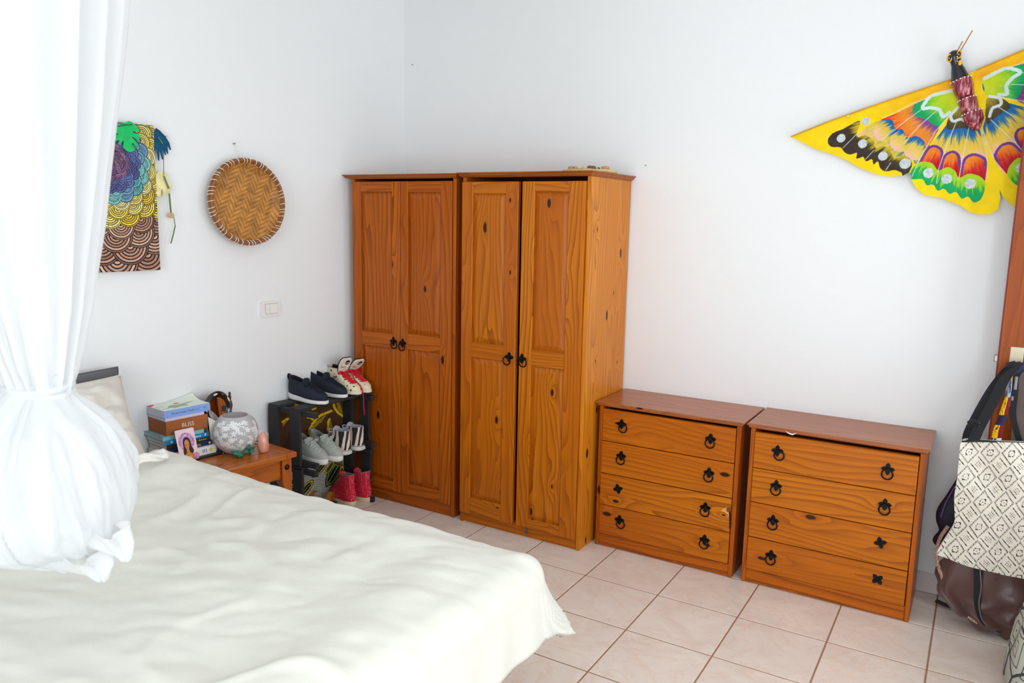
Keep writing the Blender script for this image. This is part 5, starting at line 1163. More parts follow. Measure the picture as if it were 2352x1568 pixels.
for px, py, nm in ((1484, 380, 'wall above the knotty wardrobe corner'), (948, 149, 'back wall near the room corner')):
    p = on(1, 0.0, px, py); g = G(); g.lathe([(.0015, 0), (.0015, .006), (.003, .007), (.003, .008)], p, 8, rot=((1, 0, 0), (0, 0, -1), (0, 1, 0))); tag(mk('nail', g, M_STEEL), 'tiny bare nail in the '+nm, 'nail')
# light switch
swc = onL(619.3, 708.5); s_w = float(swc@WD); M_SW = plain('switch_plastic', (240, 238, 236), .3, var=.005); M_SW2 = plain('switch_rocker', (243, 240, 238), .25, var=.005)
sw = thing('light_switch', 'white double rocker light switch on the wall by the shoe rack', 'switch', wl(s_w, 0, swc[2]-.04))
poly = rrect(.116, .078, .014); g = G(); g.prism(poly, lambda x, y, d: tuple(wl(s_w+.058-x, d, swc[2]-.039+y)), .007); mk('plate', g, M_SW, sw, smooth=None)
for x0, x1, lift in ((.030, .0535, .0), (.0545, .098, .0015)):
    g = G(); g.add([wl(s_w+.058-x, d, swc[2]-.039+y) for d in (.0065, .009) for x, y in ((x0, .016), (x1, .016), (x1, .062), (x0, .062))], [(0, 1, 2, 3), (7, 6, 5, 4), (0, 4, 5, 1), (1, 5, 6, 2), (2, 6, 7, 3), (3, 7, 4, 0)])
    g.v[4] = tuple(wl(s_w+.058-x0, .009+lift, swc[2]-.039+.016)); g.v[5] = tuple(wl(s_w+.058-x1, .009+lift, swc[2]-.039+.016)); mk('rocker', g, M_SW2, sw, smooth=None)
g = G(); g.prism(rrect(.074, .052, .002), lambda x, y, d: tuple(wl(s_w+.058-x-.0265, d, swc[2]-.039+y+.013)), .0072); mk('surround', g, plain('switch_gap', (196, 190, 184), .5, var=0), sw, smooth=None)
# ================================================================== BUTTERFLY KITE ON THE BACK WALL
KY = -0.022
def k5(x, y): return (1780+x*572/1869, 40+y*480/1568)
def kw(x, y, d=0.0):
    p = on(1, KY, *k5(x, y)); return np.array([p[0], p[2]])
axA, axB = kw(1380, 270), kw(1687, 1300); ad = (axB-axA)/np.hypot(*(axB-axA)); an_ = np.array([ad[1], -ad[0]])   # body axis and its normal in the wall plane
if (kw(125, 897)-axA)@an_ < 0: an_ = -an_
def kloc(P): P = np.atleast_2d(P); return np.stack([(P-axA)@an_, (P-axA)@ad], 1)      # (out from axis, down the axis)
def kp(pts): return np.array([kloc(kw(*p))[0] for p in pts])
# affine map from photo-detail units to kite units, for sizes
wing_out = kp([(1432, 432), (1345, 462), (1180, 510), (900, 610), (700, 680), (430, 775), (125, 897), (300, 985), (430, 1027), (520, 1060), (640, 1130), (760, 1175), (860, 1195), (960, 1188), (1012, 1160), (1022, 1190), (1030, 1230), (1060, 1280), (1120, 1330), (1250, 1355), (1400, 1415), (1460, 1460), (1530, 1480), (1620, 1475), (1675, 1440), (1692, 1350), (1684, 1282)])
wing_out = np.vstack([wing_out, [[-.002, wing_out[-1, 1]-.004], [-.002, wing_out[0, 1]]]])
U5 = np.hypot(*(kw(1000, 800)-kw(900, 800)))/100.0     # metres per detail unit
def streak(u, v, cx, cy, seed, f=1.0):      # brushy noise drawn out along rays from the body
    a = np.arctan2(v-cy, u-cx); r = np.hypot(u-cx, v-cy); return vnoise(a*60*f, r*28, seed)
def kitecol(u, v):
    n = len(u); C = np.tile(np.array([250., 214, 8]), (n, 1)); b = kp([(1400, 560)])[0]; st = streak(u, v, b[0], b[1], 3); st2 = streak(u, v, b[0], b[1], 9, 2.2); st = .55*st+.45*st2
    R = np.hypot(u-b[0], v-b[1])/U5
    def P(pts, k=5): return smooth_poly(kp(pts), k)
    def ramp(x, stops):
        x = np.clip(x, 0, 1); out = np.zeros((n, 3)); xs = [s[0] for s in stops]
        for k in range(3): out[:, k] = np.interp(x, xs, [s[1][k] for s in stops])
        return out
    def fill(poly, col):
        m = inpoly(u, v, poly); C[m] = col[m] if getattr(col, 'ndim', 1) == 2 else col; return m
    # orange glow along the leading edge near the body
    D, _, _ = segdist(u, v, kp([(1330, 520), (800, 720)])); k = np.clip(1.2-D/U5/90-(1-R/1000)*.1+(st-.5)*1.1, 0, 1)*np.clip(1.1-R/750, 0, 1); C[:] = C*(1-k[:, None]*.75)+np.array([236, 150, 30])*k[:, None]*.75
    # upper wing
    fill(P([(1340, 545), (1180, 590), (1040, 660), (800, 772), (740, 790), (610, 890), (680, 885), (740, 920), (760, 985), (800, 968), (870, 990), (890, 1052), (960, 1040), (1030, 1062), (1062, 1105), (1120, 1010), (1215, 850), (1300, 740), (1385, 660)], 3), ramp((R-520)/420+(st-.5)*.5, [(0, (40, 100, 160)), (.30, (216, 190, 60)), (.6, (226, 190, 120)), (1, (240, 178, 196))]))
    for (cx, cy, rr) in ((835, 850, 92), (955, 925, 92), (1065, 985, 95)):
        c = kp([(cx, cy)])[0]; d = np.hypot(u-c[0], v-c[1])/U5; Rc = math.hypot(c[0]-b[0], c[1]-b[1])/U5; cw = ((u-b[0])*(c[0]-b[0])+(v-b[1])*(c[1]-b[1]))/(U5*U5*Rc); perp = np.sqrt(np.maximum(R**2-cw**2, 0)); m = d < rr; q = (np.sqrt(np.maximum(rr**2-perp**2, 0))+(cw-Rc))/(2*rr)
        f = ramp(q+(st-.5)*.45, [(0, (20, 92, 160)), (.22, (30, 104, 164)), (.36, (216, 186, 70)), (.75, (232, 196, 110)), (1, (240, 178, 196))]); C[m] = f[m]
    fill(P([(1045, 660), (950, 705), (795, 770), (880, 768), (905, 840), (955, 838), (1000, 905), (1060, 888), (1120, 930), (1138, 985), (1225, 850), (1215, 800), (1100, 750), (1035, 715)], 3), ramp((R-270)/330+(st-.5)*.45, [(0, (112, 62, 140)), (.18, (128, 70, 140)), (.34, (232, 140, 40)), (.68, (236, 120, 30)), (.85, (222, 40, 34)), (1, (206, 24, 40))]))
    lob = P([(1340, 545), (1180, 592), (1060, 655), (1033, 700), (1060, 745), (1140, 765), (1185, 805), (1240, 812), (1290, 745), (1385, 660), (1365, 600)])
    fill(lob, ramp((R-110)/220+(st-.5)*.5, [(0, (196, 214, 30)), (.45, (150, 204, 40)), (.7, (20, 166, 92)), (1, (10, 158, 96))]))
    lob2 = P([(1060, 700), (1120, 690), (1180, 682), (1230, 690), (1265, 745), (1330, 720)], 1)
    D, _, _ = segdist(u, v, smooth_poly(kp([(1330, 550), (1180, 590), (1130, 640), (1110, 685), (1170, 680), (1235, 695), (1262, 745), (1310, 715)]), 5, False)); C[D < 13*U5] = (206, 226, 220)
    # dark scallops of the wing tip
    blk = P([(640, 775), (520, 832), (430, 872), (396, 925), (420, 970), (492, 975), (522, 1012), (570, 1030), (615, 1015), (612, 1060), (662, 1046), (685, 1082), (728, 1062), (740, 1105), (772, 1080), (790, 1130), (830, 1156), (900, 1146), (950, 1166), (962, 1192), (1002, 1168), (1032, 1105), (1010, 1055), (960, 1038), (893, 1056), (868, 990), (802, 965), (757, 982), (740, 920), (680, 885), (612, 892)], 3)
    D, _, _ = segdist(u, v, kp([(720, 770), (640, 830), (760, 930), (900, 1010), (1020, 1050)])); fill(blk, ramp(D/U5/110+(st-.5)*.9, [(0, (206, 180, 40)), (.35, (160, 140, 40)), (.6, (70, 58, 36)), (1, (58, 46, 40))]))
    # lower wing
    fill(P([(1395, 690), (1300, 790), (1240, 870), (1150, 985), (1070, 1105), (1230, 1150), (1380, 1200), (1575, 1230), (1592, 1080), (1580, 960), (1545, 850), (1480, 790)], 3), ramp((R-270)/310+(st-.5)*.4, [(0, (24, 96, 160)), (.22, (30, 104, 164)), (.4, (226, 190, 60)), (.7, (236, 196, 90)), (.88, (244, 184, 172)), (1, (246, 180, 180))]))
    fill(P([(1395, 680), (1330, 720), (1290, 790), (1300, 842), (1400, 832), (1490, 838), (1470, 770), (1430, 720)]), ramp((R-120)/180+(st-.5)*.6, [(0, (176, 160, 40)), (.6, (84, 76, 40)), (1, (66, 58, 40))]))
    D, _, _ = segdist(u, v, smooth_poly(kp([(1370, 680), (1320, 740), (1340, 780), (1400, 765), (1450, 800)]), 5, False)); C[D < 11*U5] = (214, 222, 222)
    for arch, top in (([(1070, 1105), (1110, 1030), (1150, 975), (1200, 957), (1255, 985), (1266, 1045), (1232, 1152)], (1190, 960)), ([(1232, 1152), (1255, 1060), (1290, 1015), (1340, 1000), (1385, 1030), (1396, 1100), (1382, 1206)], (1340, 1002)), ([(1386, 1206), (1400, 1100), (1430, 1045), (1490, 1020), (1560, 1040), (1592, 1085), (1576, 1232)], (1495, 1022))):
        poly = smooth_poly(kp(arch), 4, False); tpk = kp([top])[0]; D, _, _ = segdist(u, v, poly); h = np.minimum(D/U5/26, 1); dep = (v-tpk[1])/U5/170+(st-.5)*.5; col = ramp(dep, [(0, (238, 150, 40)), (.45, (234, 116, 30)), (.75, (206, 36, 36)), (1, (176, 16, 36))]); e = (h < .8) & (dep < .75); col[e] = (112, 60, 138); m = inpoly(u, v, poly); C[m] = col[m]
    grn = P([(1013, 1185), (1040, 1120), (1100, 1085), (1180, 1095), (1226, 1150), (1290, 1124), (1350, 1150), (1381, 1206), (1450, 1174), (1530, 1190), (1578, 1235), (1570, 1310), (1540, 1370), (1490, 1388), (1450, 1345), (1400, 1360), (1360, 1310), (1310, 1325), (1270, 1285), (1220, 1300), (1190, 1255), (1140, 1260), (1110, 1215), (1060, 1215), (1020, 1212)], 3)
    D, _, _ = segdist(u, v, kp([(1040, 1215), (1140, 1262), (1220, 1300), (1310, 1325), (1400, 1362), (1490, 1390), (1545, 1370)])); fill(grn, ramp(D/U5/150+(st-.5)*.9, [(0, (8, 160, 92)), (.45, (20, 168, 90)), (.6, (140, 200, 40)), (1, (170, 212, 30))]))
    for l in ([(1330, 552), (1050, 640), (830, 752)], [(1095, 698), (990, 770), (880, 862)], [(1205, 708), (1080, 820), (968, 945)], [(1372, 668), (1200, 860), (1068, 1105)], [(1068, 1105), (1030, 1195)], [(1365, 778), (1290, 960), (1225, 1150), (1213, 1245)], [(1456, 825), (1420, 1000), (1380, 1215)], [(1542, 850), (1575, 960), (1592, 1080)], [(880, 862), (800, 920)], [(620, 870), (512, 978)], [(740, 1000), (680, 1065)], [(870, 1090), (830, 1150)]):
        D, _, _ = segdist(u, v, kp(l)); C[D < 3.4*U5] = C[D < 3.4*U5]*.3+np.array([216, 224, 222])*.7
    for cx, cy, rr in ((683, 780, 33), (497, 906, 35), (659, 948, 36), (811, 1041, 37), (979, 1097, 43), (1153, 1168, 39), (1290, 1211, 39), (1465, 1248, 39)):
        c = kp([(cx, cy)])[0]; d = np.hypot(u-c[0], v-c[1])/U5; m = d < rr; w = (.85+.2*vnoise(u/U5/9, v/U5/9, 5))[:, None]; C[m] = np.clip(np.array([210, 218, 220])*w, 0, 238)[m]
    C += ((fbm(u/U5/60, v/U5/60, 2, 3)-.5)*14)[:, None]
    return C
kite = thing('butterfly_kite', 'painted butterfly kite with yellow rainbow wings pinned on the back wall', 'kite', (kw(1500, 800)[0], -0.01, kw(1500, 1480)[1]))
M_KITE = painted('painted_silk', .6, bump=.08, bscale=300)
def kmap(sg):
    def f(u, v):
        P = axA+np.outer(u*sg, an_)+np.outer(v, ad); dep = KY-0.006-0.010*fbm(u*9, v*9, 2, 5)+0.012*np.clip(np.abs(u)/.8, 0, 1); return np.stack([P[:, 0], np.minimum(dep, -.004), P[:, 1]], 1)
    return f
bb0 = wing_out.min(0); bb1 = wing_out.max(0); stp = 3.6*U5; nxk = int((bb1[0]-bb0[0])/stp)+2; nyk = int((bb1[1]-bb0[1])/stp)+2
sheet('wing', (bb0[0]-stp, bb1[0]+stp), (bb0[1]-stp, bb1[1]+stp), nxk, nyk, kmap(1), kitecol, M_KITE, kite, outline=wing_out)
sheet('wing', (bb0[0]-stp, bb1[0]+stp), (bb0[1]-stp, bb1[1]+stp), nxk, nyk, kmap(-1), kitecol, M_KITE, kite, outline=wing_out)
def kc(x, y, d): p = kw(x, y); return np.array([p[0], d, p[1]])
# bamboo spars along the leading edges
M_BAM = plain('bamboo_spar', (206, 150, 50), .5, var=.15)
sp_l = kp([(1345, 462), (900, 610), (430, 775), (125, 897)])
for sg in (1, -1):
    P = axA+np.outer(sp_l[:, 0]*sg, an_)+np.outer(sp_l[:, 1], ad); g = G(); g.tube(np.stack([P[:, 0], np.full(4, KY-.014), P[:, 1]], 1), .0028, 7); mk('spar', g, M_BAM, kite)
adv = np.array([ad[0], 0, ad[1]]); anv = np.array([an_[0], 0, an_[1]]); out = np.array([0, -1.0, 0])
# body segments: overlapping painted cups
def segm():
    t = NT('painted_body'); v = t.coord((1, 1, 1)); w = t.noise(t.coord((40, 40, 8)), 3.0, 3, .6); r = t.n('ShaderNodeValToRGB'); t.set(r.inputs[0], w)
    e = r.color_ramp; e.elements[0].position = .30; e.elements[0].color = L4((70, 16, 34)); e.elements[1].position = .72; e.elements[1].color = L4((214, 150, 60)); q = e.elements.new(.5); q.color = L4((140, 34, 56)); q2 = e.elements.new(.6); q2.color = L4((206, 120, 130))
    t.set(t.b.inputs['Base Color'], r.outputs[0]); t.bs(Roughness=.3, Coat_Weight=.3); return t.m
M_SEG = segm()
Rb = np.stack([anv, out, adv], 1)
segs = [((1395, 470), (1450, 600), 74, 60), ((1440, 610), (1490, 715), 66, 56), ((1478, 712), (1520, 845), 70, 30)]
for (a_, b_, ra_, rb_) in segs:
    A0 = kc(*a_, KY-.020); B0 = kc(*b_, KY-.020); ln = np.linalg.norm(B0-A0); r0, r1 = ra_*U5, rb_*U5
    g = G(); g.lathe([(r0*.3, -.001), (r0*.96, 0), (r0, .004), (r0*.98, ln*.5), (r1, ln*.93), (r1*.8, ln), (r1*.1, ln+.001)], A0, 24, rot=Rb); sgm = mk('body_segment', g, M_SEG, kite)
    for v_ in range(9):
        a = math.pi*(v_/8.0)-.0; p = A0+anv*r0*1.02*math.cos(a)+out*r0*1.02*math.sin(a)+adv*.003; gg = G(); gg.sphere(p, .0026, 8, 6); mk('pearl', gg, M_WTXT, sgm)
M_KBLK = plain('glossy_black', (20, 14, 26), .12, var=.1, coat=.5)
H0 = kc(1348, 300, KY-.030); H1 = kc(1392, 470, KY-.022); hd = (H1-H0)/np.linalg.norm(H1-H0); hl = np.linalg.norm(H1-H0); Rh = np.stack([np.cross(out, hd), out-hd*(out@hd), hd], 1)
g = G(); g.lathe([(.004, -44*U5), (26*U5, -38*U5), (44*U5, -14*U5), (46*U5, 10*U5), (38*U5, 50*U5), (40*U5, 80*U5), (52*U5, 120*U5), (64*U5, hl-.003), (60*U5, hl)], H0, 24, rot=Rh); head_ = mk('head', g, M_KBLK, kite)
M_KYEL = plain('yellow_enamel', (236, 176, 30), .3, var=.03)
for dx, dy in ((-34, 22), (38, -6)):
    e = H0+np.cross(out, hd)*(-1 if dx > 0 else 1)*-abs(dx)*U5*-1 if False else kc(1348+dx, 300+dy, KY-.046)
    g = G(); a = np.arange(20)*2*np.pi/20; g.tube(np.array([e+np.array([math.cos(t)*15*U5, -.001, math.sin(t)*27*U5]) for t in a]), 5*U5, 6, closed=True); mk('eye_ring', g, M_KYEL, head_)
    g = G(); g.sphere(e, (12*U5, 8*U5, 22*U5), 12, 8); mk('eye', g, M_KBLK, head_); g = G(); g.sphere(e+np.array([-3*U5, -8*U5, 0]), 4*U5, 8, 6); mk('eye_glint', g, M_WTXT, head_)
g = G(); g.sphere(kc(1392, 355, KY-.045), (13*U5, 5*U5, 22*U5), 12, 8); mk('cheek_patch', g, M_KYEL, head_)
for k in range(3): g = G(); g.sphere(kc(1371+k, 312+k*17, KY-.052), 4.5*U5, 8, 6); mk('face_dot', g, M_WTXT, head_)
M_STK = plain('antenna_stick', (176, 116, 60), .6)
for a_, b_ in (((1392, 268), (1484, 116)), ((1365, 275), (1412, 195))):
    g = G(); g.tube([kc(*a_, KY-.035), kc((a_[0]+b_[0])/2, (a_[1]+b_[1])/2, KY-.04), kc(*b_, KY-.045)], 4.2*U5, 7); mk('antenna', g, M_STK, kite)
g = G(); g.sphere(kc(550, 740, KY-.012), 8*U5, 10, 6); mk('pin', g, M_WTXT, kite)
# ================================================================== BAGS ON THE DOOR HANDLE
def b6(x, y): return (2100+x*252/489, 760+y*808/1568)
def bw(x, y, d): return on(1, d, *b6(x, y))
HK = np.array([hx+0.03, LY-0.05, hz])                # where the straps hang
M_WEB = plain('black_webbing', (34, 33, 37), .9, var=.12, vs=80, sheen=.1)
# --- mudcloth tote
tote = thing('tote_bag', 'cream tote bag with black geometric mudcloth print hanging in front', 'bag', bw(300, 1060, -.27))
TD = -0.332
outline_t = [b6(*p) for p in [(210, 492), (260, 484), (320, 490), (400, 494), (489, 497), (560, 498), (640, 496), (650, 600), (662, 800), (690, 1000), (700, 1105), (600, 1098), (489, 1085), (380, 1072), (265, 1045), (180, 1020), (110, 1003), (101, 990), (125, 945), (160, 890), (180, 845), (178, 740), (190, 660), (200, 560)]]
outl = smooth_poly(outline_t, 3)
PXU, PYU = 49.0, 55.5            # pattern repeat in frame pixels
def mud(x, y):
    n_ = len(x); C = np.tile(np.array([232., 224, 208]), (n_, 1)); C += ((fbm(x/30, y/30, 3, 2)-.5)*20)[:, None]; dk = (44, 38, 46)
    xx = x+5*np.sin(y/60)-2240+(y-1090)*.10; yy = y-1038-(x-2240)*.03
    u = (xx/PXU) % 1-.5; v = (yy/PYU+.5) % 1-.5; q = np.abs(u)/.44+np.abs(v)/.44; ang = np.arctan2(v, u)
    t_ = (np.abs(u)/.44)*8; C[(np.abs(q-1) < .10) & (np.abs(t_-np.round(t_)) < .30)] = dk
    m = np.maximum(np.abs(u)*PXU, np.abs(v)*PYU); C[(np.abs(m-6.3) < 1.0) & ~((np.abs(np.abs(u)*PXU-6.3) < 1.6) & (np.abs(np.abs(v)*PYU-6.3) < 1.6) & (u*v > 0)) & ~((np.abs(v*PYU) < 1.2) | (np.abs(u*PXU) < 1.0))] = dk
    C[np.hypot(u*PXU, v*PYU) < 1.0] = dk
    u2 = (xx/PXU+.5) % 1-.5; v2 = (yy/PYU) % 1-.5; a = (u2*PXU+v2*PYU)*.707; b = (u2*PXU-v2*PYU)*.707
    C[(np.abs(np.abs(b)-11) < .95) & (np.abs(a) < 14)] = dk
    d2 = (np.abs(((a+2.2) % 4.4)-2.2) < 1.05) & (np.abs(((b+2.2) % 4.4)-2.2) < 1.05) & (np.abs(b) < 6.5) & (np.abs(a) < 9) & (np.abs(a)+np.abs(b) < 11); C[d2] = dk
    return C
def tmap(dep):
    def f(x, y):
        P = np.array([on(1, TD, a, b) for a, b in zip(x, y)]); s = (y-1012)/290; w = np.clip((x-2150)/370, 0, 1)
        bul = .030*np.sin(np.pi*np.clip(w, 0, 1))*np.clip(s*1.6, 0, 1)+.012*np.sin(x/23+1.4*np.sin(y/70))*np.clip(.25+s*.5, 0, 1)*fbm(x/90, y/120, 2, 4)*2
        sc = (TD-bul*dep-CAM[1])/(TD-CAM[1]); P[:, 1] = TD-bul*dep; return P
    return f
M_MUD = painted('mudcloth', .9, bump=.25, bscale=600)
xr = (outl[:, 0].min()-1, outl[:, 0].max()+1); yr = (outl[:, 1].min()-1, outl[:, 1].max()+1)
sheet('front_panel', xr, yr, int((xr[1]-xr[0])/1.15), int((yr[1]-yr[0])/1.15), tmap(1), mud, M_MUD, tote, outline=outl)
sheet('back_panel', xr, yr, 60, 60, lambda x, y: tmap(.2)(x, y)+np.array([0, .022, 0]), lambda x, y: np.tile(np.array([226., 218, 204]), (len(x), 1)), M_MUD, tote, outline=outl)
rim_ = [on(1, TD+.002, *b6(x, y)) for x, y in ((212, 492), (300, 490), (400, 496), (489, 499), (560, 500), (640, 498))]
g = G(); g.tube(smooth_poly(rim_, 4, False), .004, 6); mk('hem', g, M_WEB, tote)
def strap(name, pts, widths, mat, parent, th=.003, wdir=(1, 0, 0)):
    P = smooth_poly(np.array(pts), 6, False); w = np.interp(np.linspace(0, 1, len(P)), np.linspace(0, 1, len(widths)), widths)
    g = G(); g.ribbon(P, np.outer(w, np.array(wdir)/np.linalg.norm(wdir)), th); return mk(name, g, mat, parent, smooth=40)
top_ = lambda dx, dy=0.0, dz=0.0: HK+np.array([dx, dy, .011+dz])
strap('strap', [bw(262, 492, TD-.006), bw(290, 430, -.315), bw(350, 320, -.282), bw(405, 210, -.245), top_(-.022, -.032), top_(-.02, .0, .004), top_(-.012, .028, -.02), bw(545, 300, -.19), bw(560, 495, TD+.03)], [.040, .040, .04, .04, .036, .03, .03, .036, .04], M_WEB, tote, wdir=(1, 0, .25))
strap('strap', [bw(245, 492, TD+.034), bw(265, 420, -.275), bw(330, 300, -.248), bw(390, 200, -.220), top_(-.035, -.026), top_(-.034, .004, .003), top_(-.02, .03, -.02), bw(560, 300, -.17), bw(585, 495, TD+.045)], [.03, .034, .034, .036, .034, .03, .03, .03, .03], M_WEB, tote, wdir=(1, 0, .35))
g = G()
for k in range(2): P = smooth_poly([bw(236+k*6, 425-k*18, -.276), bw(262, 415-k*16, -.300), bw(292, 428-k*18, -.318)], 4, False); g.tube(P, .006, 7)
mk('strap_slider', g, M_WEB, tote)
# --- dark satchel behind with brown body
M_BRN = plain('brown_satin', (92, 62, 56), .32, var=.10, vs=9, sheen=.3, coat=.15); M_DKP = plain('dark_purple_nylon', (34, 28, 44), .6, var=.25, vs=30)
brown = thing('shoulder_bag', 'slouchy brown satin shoulder bag hanging below the tote to the floor', 'bag', on(2, 0.0, 2330, 1450))
no, mo = 72, 48
cxb, czb, rxb, rzb = bw(420, 1080, -.20)[0]+.012, 0.185, 0.252, 0.183
th_ = np.linspace(0, 2*np.pi, no, endpoint=False)
rows = []
prof_o = np.linspace(0, np.pi, mo)
for k in range(mo):
    ph_ = prof_o[k]; rr = np.sin(ph_)**.55; yy = -.247-.046*np.cos(ph_)
    pl = 1+.035*np.sin(th_*9+2*np.sin(ph_*2))*np.clip(np.sin(ph_), 0, 1)+.03*(fbm(np.cos(th_)*2+4, np.sin(th_)*2+ph_, 3, 6)-.5)
    sx = np.where(np.sin(th_) > 0, 1-.22*np.sin(th_)**1, 1.0)
    fold = .016*np.sin(np.cos(th_)*rr*15+1.5*np.sin(th_*rr*3))*np.sin(ph_)*np.clip(.9-np.sin(th_)*rr, 0, 1.4)
    rows.append(np.stack([cxb+rxb*rr*np.cos(th_)*sx*pl, yy-fold+0*th_, czb+rzb*rr*np.sin(th_)*np.where(np.sin(th_) > 0, 1.35, 1.0)], 1))
R_ = np.array(rows); R_[..., 2] = np.maximum(R_[..., 2], 0.003); R_[..., 1] = np.clip(R_[..., 1], -.302, LY-.055)
g = G(); g.grid(R_, closev=True); g.f.append(tuple(range(no))); g.f.append(tuple(reversed(range((mo-1)*no, mo*no)))); mk('body', g, M_BRN, brown, smooth=True)
def surf(px, py, d=-.296): return bw(px, py, d)
strap('zip_band', [surf(285, 1040, -.298), surf(284, 1130, -.302), surf(280, 1220, -.302), surf(300, 1290, -.296), surf(340, 1330, -.284)], [.030, .026, .02, .014, .01], plain('black_band', (26, 24, 26), .6), brown)
g = G(); g.tube(smooth_poly([surf(292, 1050, -.302), surf(298, 1140, -.306), surf(288, 1220, -.306), surf(305, 1290, -.298), surf(345, 1332, -.286), surf(380, 1348, -.275)], 5, False), .0022, 6); mk('zip', g, plain('grey_zip', (128, 124, 132), .4, .3), brown)
M_TRIM = NT('braided_trim'); vv_ = M_TRIM.coord(); M_TRIM.set(M_TRIM.b.inputs['Base Color'], M_TRIM.mix(M_TRIM.mapr(M_TRIM.noise(vv_, 420, 1), .45, .55), L4((110, 44, 36)), L4((222, 190, 170)))); M_TRIM = M_TRIM.m
g = G(); P = smooth_poly([surf(150, 870, -.262), surf(112, 930, -.262), surf(100, 1010, -.262), surf(130, 1110, -.262), surf(190, 1225, -.262), surf(250, 1280, -.260), surf(315, 1318, -.256)], 5, False); g.tube(P, .007, 7); mk('braided_trim', g, M_TRIM, brown)
strap('strap', [surf(470, 900, -.24), surf(465, 600, -.262), surf(468, 400, -.23), surf(476, 250, -.222), top_(.012, -.034), top_(.014, .0, .004), top_(.016, .03, -.02), bw(500, 500, -.165)], [.05, .05, .045, .04, .034, .03, .03, .04], plain('brown_leather_strap', (84, 66, 60), .4, var=.15), brown)
# --- dark backpack-like bag against the door
dark = thing('nylon_bag', 'dark purple-black nylon bag hanging between door and tote', 'bag', bw(160, 960, -.19))
pts_d = [(185, 668), (140, 740), (100, 800), (95, 850), (108, 895), (82, 930), (86, 955), (120, 975), (200, 985), (330, 985), (420, 970), (430, 800), (420, 640), (330, 560), (250, 560)]
Pd = smooth_poly([bw(*p, -.19)[[0, 2]] for p in pts_d], 4); cd_ = Pd.mean(0); rows = []
for k in range(14):
    ph_ = np.pi*k/13; rr = max(.02, np.sin(ph_)**.5); rows.append(np.stack([cd_[0]+(Pd[:, 0]-cd_[0])*rr, np.full(len(Pd), -.166-.026*np.cos(ph_)), cd_[1]+(Pd[:, 1]-cd_[1])*rr], 1))
g = G(); g.grid(np.array(rows), closev=True); mk('body', g, M_DKP, dark, smooth=50)
g = G(); g.tube(smooth_poly([bw(182, 690, -.196), bw(140, 765, -.196), bw(118, 830, -.196)], 4, False), .0025, 6); mk('piping', g, plain('violet_piping', (96, 70, 120), .5), dark)
strap('strap', [bw(232, 560, -.185), bw(228, 470, -.212), bw(262, 390, -.215), bw(330, 270, -.205), bw(385, 195, -.20), top_(-.048, -.022), top_(-.046, .008, .002), top_(-.03, .03, -.03)], [.022, .022, .024, .026, .028, .028, .026, .026], M_DKP, dark, wdir=(1, 0, .4))
strap('floor_strap', [on(2, .012, *b6(96, 1200)), on(2, .010, *b6(130, 1216)), on(2, .012, *b6(165, 1228)), on(2, .014, *b6(215, 1236)), bw(235, 1210, -.17), bw(250, 1100, -.165)], [.026, .026, .026, .024, .02, .02], M_WEB, dark, th=.004, wdir=(.25, .97, .0))
# --- printed cotton bag: only its strap and mouth show
wax = thing('wax_print_bag', 'colourful wax print cotton bag behind the mudcloth tote', 'bag', bw(380, 700, -.23))
def waxcol(x, y):
    n_ = len(x); C = np.tile(np.array([40., 52, 96]), (n_, 1)); k = y
    n1 = vnoise(x*14, y*16, 3); C[n1 > .52] = (206, 220, 226)
    m = (k > .26) & (k < .48) | (k > .66) & (k < .90); ye = m & (x < .55); C[ye] = (244, 190, 20); C[ye & (np.abs(vnoise(x*9, y*20, 6)-.5) < .05)] = (30, 30, 50); mr = m & (x >= .55); C[mr] = (112, 24, 34); d_ = (k > .48) & (k < .66); C[d_] = (44, 40, 66); C[k < .06] = (232, 180, 30)
    return C
wl_ = np.array([bw(432, 195, -.228), bw(405, 290, -.255), bw(375, 380, -.275), bw(352, 440, -.290), bw(338, 500, -.298)]); wr_ = np.array([bw(440, 195, -.228), bw(432, 290, -.255), bw(415, 380, -.275), bw(395, 440, -.290), bw(388, 500, -.298)])
def wmap(x, y):
    q = np.linspace(0, 1, 5); Lp = np.stack([np.interp(y, q, wl_[:, k]) for k in range(3)], 1); Rp = np.stack([np.interp(y, q, wr_[:, k]) for k in range(3)], 1); return Lp+(Rp-Lp)*x[:, None]-np.outer(.006*np.sin(np.pi*x), (0, 1, 0))
sheet('strap', (0, 1), (0, 1), 40, 160, wmap, waxcol, M_FAB, wax)
g = G(); gb = [bw(338, 495, -.296), bw(480, 497, -.296), bw(490, 740, -.290), bw(310, 740, -.290)]; g.add(gb+[p+np.array([0, .006, 0]) for p in gb], [(0, 1, 2, 3), (7, 6, 5, 4), (0, 4, 5, 1), (1, 5, 6, 2), (2, 6, 7, 3), (3, 7, 4, 0)]); mk('body', g, plain('wax_body', (44, 48, 84), .9, var=.3), wax, smooth=None)
strap('loop', [wl_[0], top_(-.004, -.038), top_(.0, .0, .007), top_(.002, .03, -.02)], [.016, .02, .02, .02], plain('wax_body', (44, 48, 84)), wax)
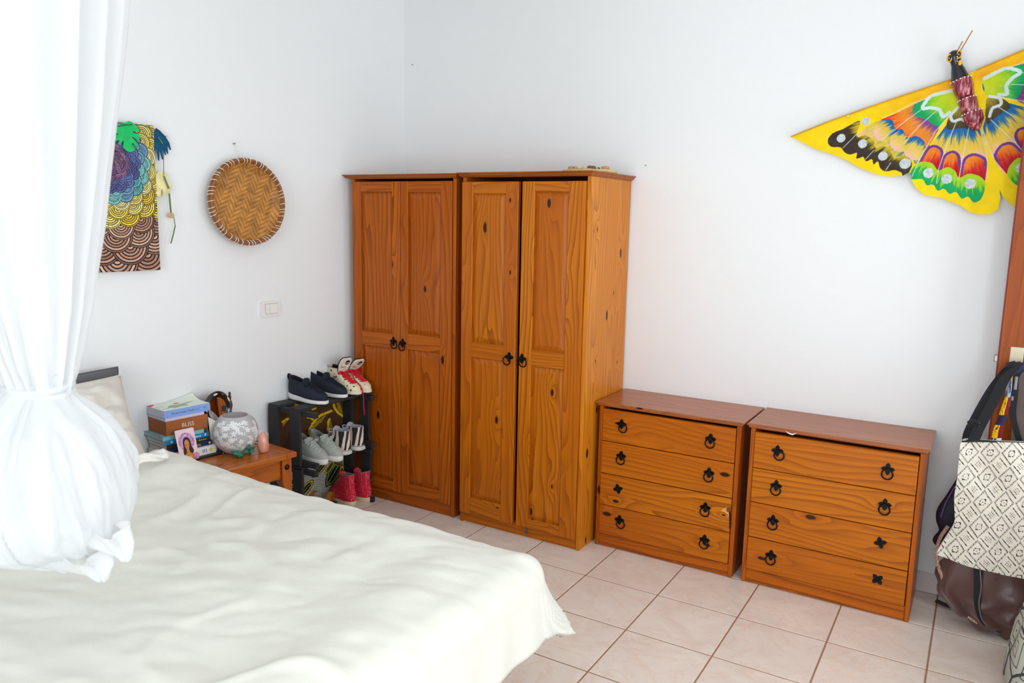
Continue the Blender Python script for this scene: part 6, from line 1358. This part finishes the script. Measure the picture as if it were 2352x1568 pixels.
strap('buckle_strap', [bw(470, 495, -.25), bw(440, 380, -.246), bw(448, 280, -.238), bw(455, 200, -.228), top_(.004, -.036), top_(.006, .0, .006), top_(.008, .03, -.02)], [.02, .02, .02, .02, .02, .02, .02], M_WEB, wax)
g = G(); g.box(bw(452, 232, -.240), (.010, .006, .05), bev=.002); g.box(bw(436, 300, -.246), (.008, .006, .018), bev=.002); mk('buckle', g, plain('grey_buckle', (120, 118, 124), .35, .4), wax, smooth=None)
# --- patterned sack standing in front
sack = thing('laundry_sack', 'pale grey cloth sack with black line drawings on the floor by the bags', 'sack', (3.42, -0.60, 0))
def sackm():
    t = NT('line_print_cloth'); v = t.coord(); vo = t.n('ShaderNodeTexVoronoi', feature='F1', distance='CHEBYCHEV', i_Vector=v, i_Scale=7.5, i_Randomness=.9)
    vo2 = t.n('ShaderNodeTexVoronoi', feature='DISTANCE_TO_EDGE', i_Vector=v, i_Scale=7.5, i_Randomness=.9); f = t.math('FRACT', t.math('MULTIPLY', vo.outputs['Distance'], 5.5)); ln = t.math('LESS_THAN', f, .17); ln2 = t.math('LESS_THAN', vo2.outputs[0], .035)
    m = t.math('MAXIMUM', ln, ln2); t.set(t.b.inputs['Base Color'], t.mix(m, L4((190, 194, 180)), L4((64, 66, 80)))); t.bs(Roughness=.95); return t.m
n_ = 72; rows = []; q = on(2, 0.0, 2300, 1568); cxs, cys = q[0]+.335, q[1]+.02
for z_, r_ in ((0.0, .20), (.004, .30), (.03, .335), (.10, .330), (.20, .315), (.30, .29), (.40, .25), (.48, .19), (.53, .10), (.56, .07), (.60, .11), (.62, .13)):
    a = np.arange(n_)*2*np.pi/n_; f = 1+.04*np.sin(a*9+z_*6)*min(1, z_*4)+.10*np.sin(a*13)*(z_ > .45); rows.append(np.stack([cxs+r_*f*np.cos(a), cys+r_*f*.9*np.sin(a), np.full(n_, z_)], 1))
g = G(); g.grid(np.array(rows), closev=True); g.f.append(tuple(reversed(range(n_)))); mk('sack_body', g, sackm(), sack, smooth=True)
a = np.arange(30)*2*np.pi/30; g = G(); g.tube(np.stack([cxs+.082*np.cos(a), cys+.074*np.sin(a), .555+.004*np.sin(3*a)], 1), .007, 7, closed=True); mk('drawstring', g, M_STI, sack)
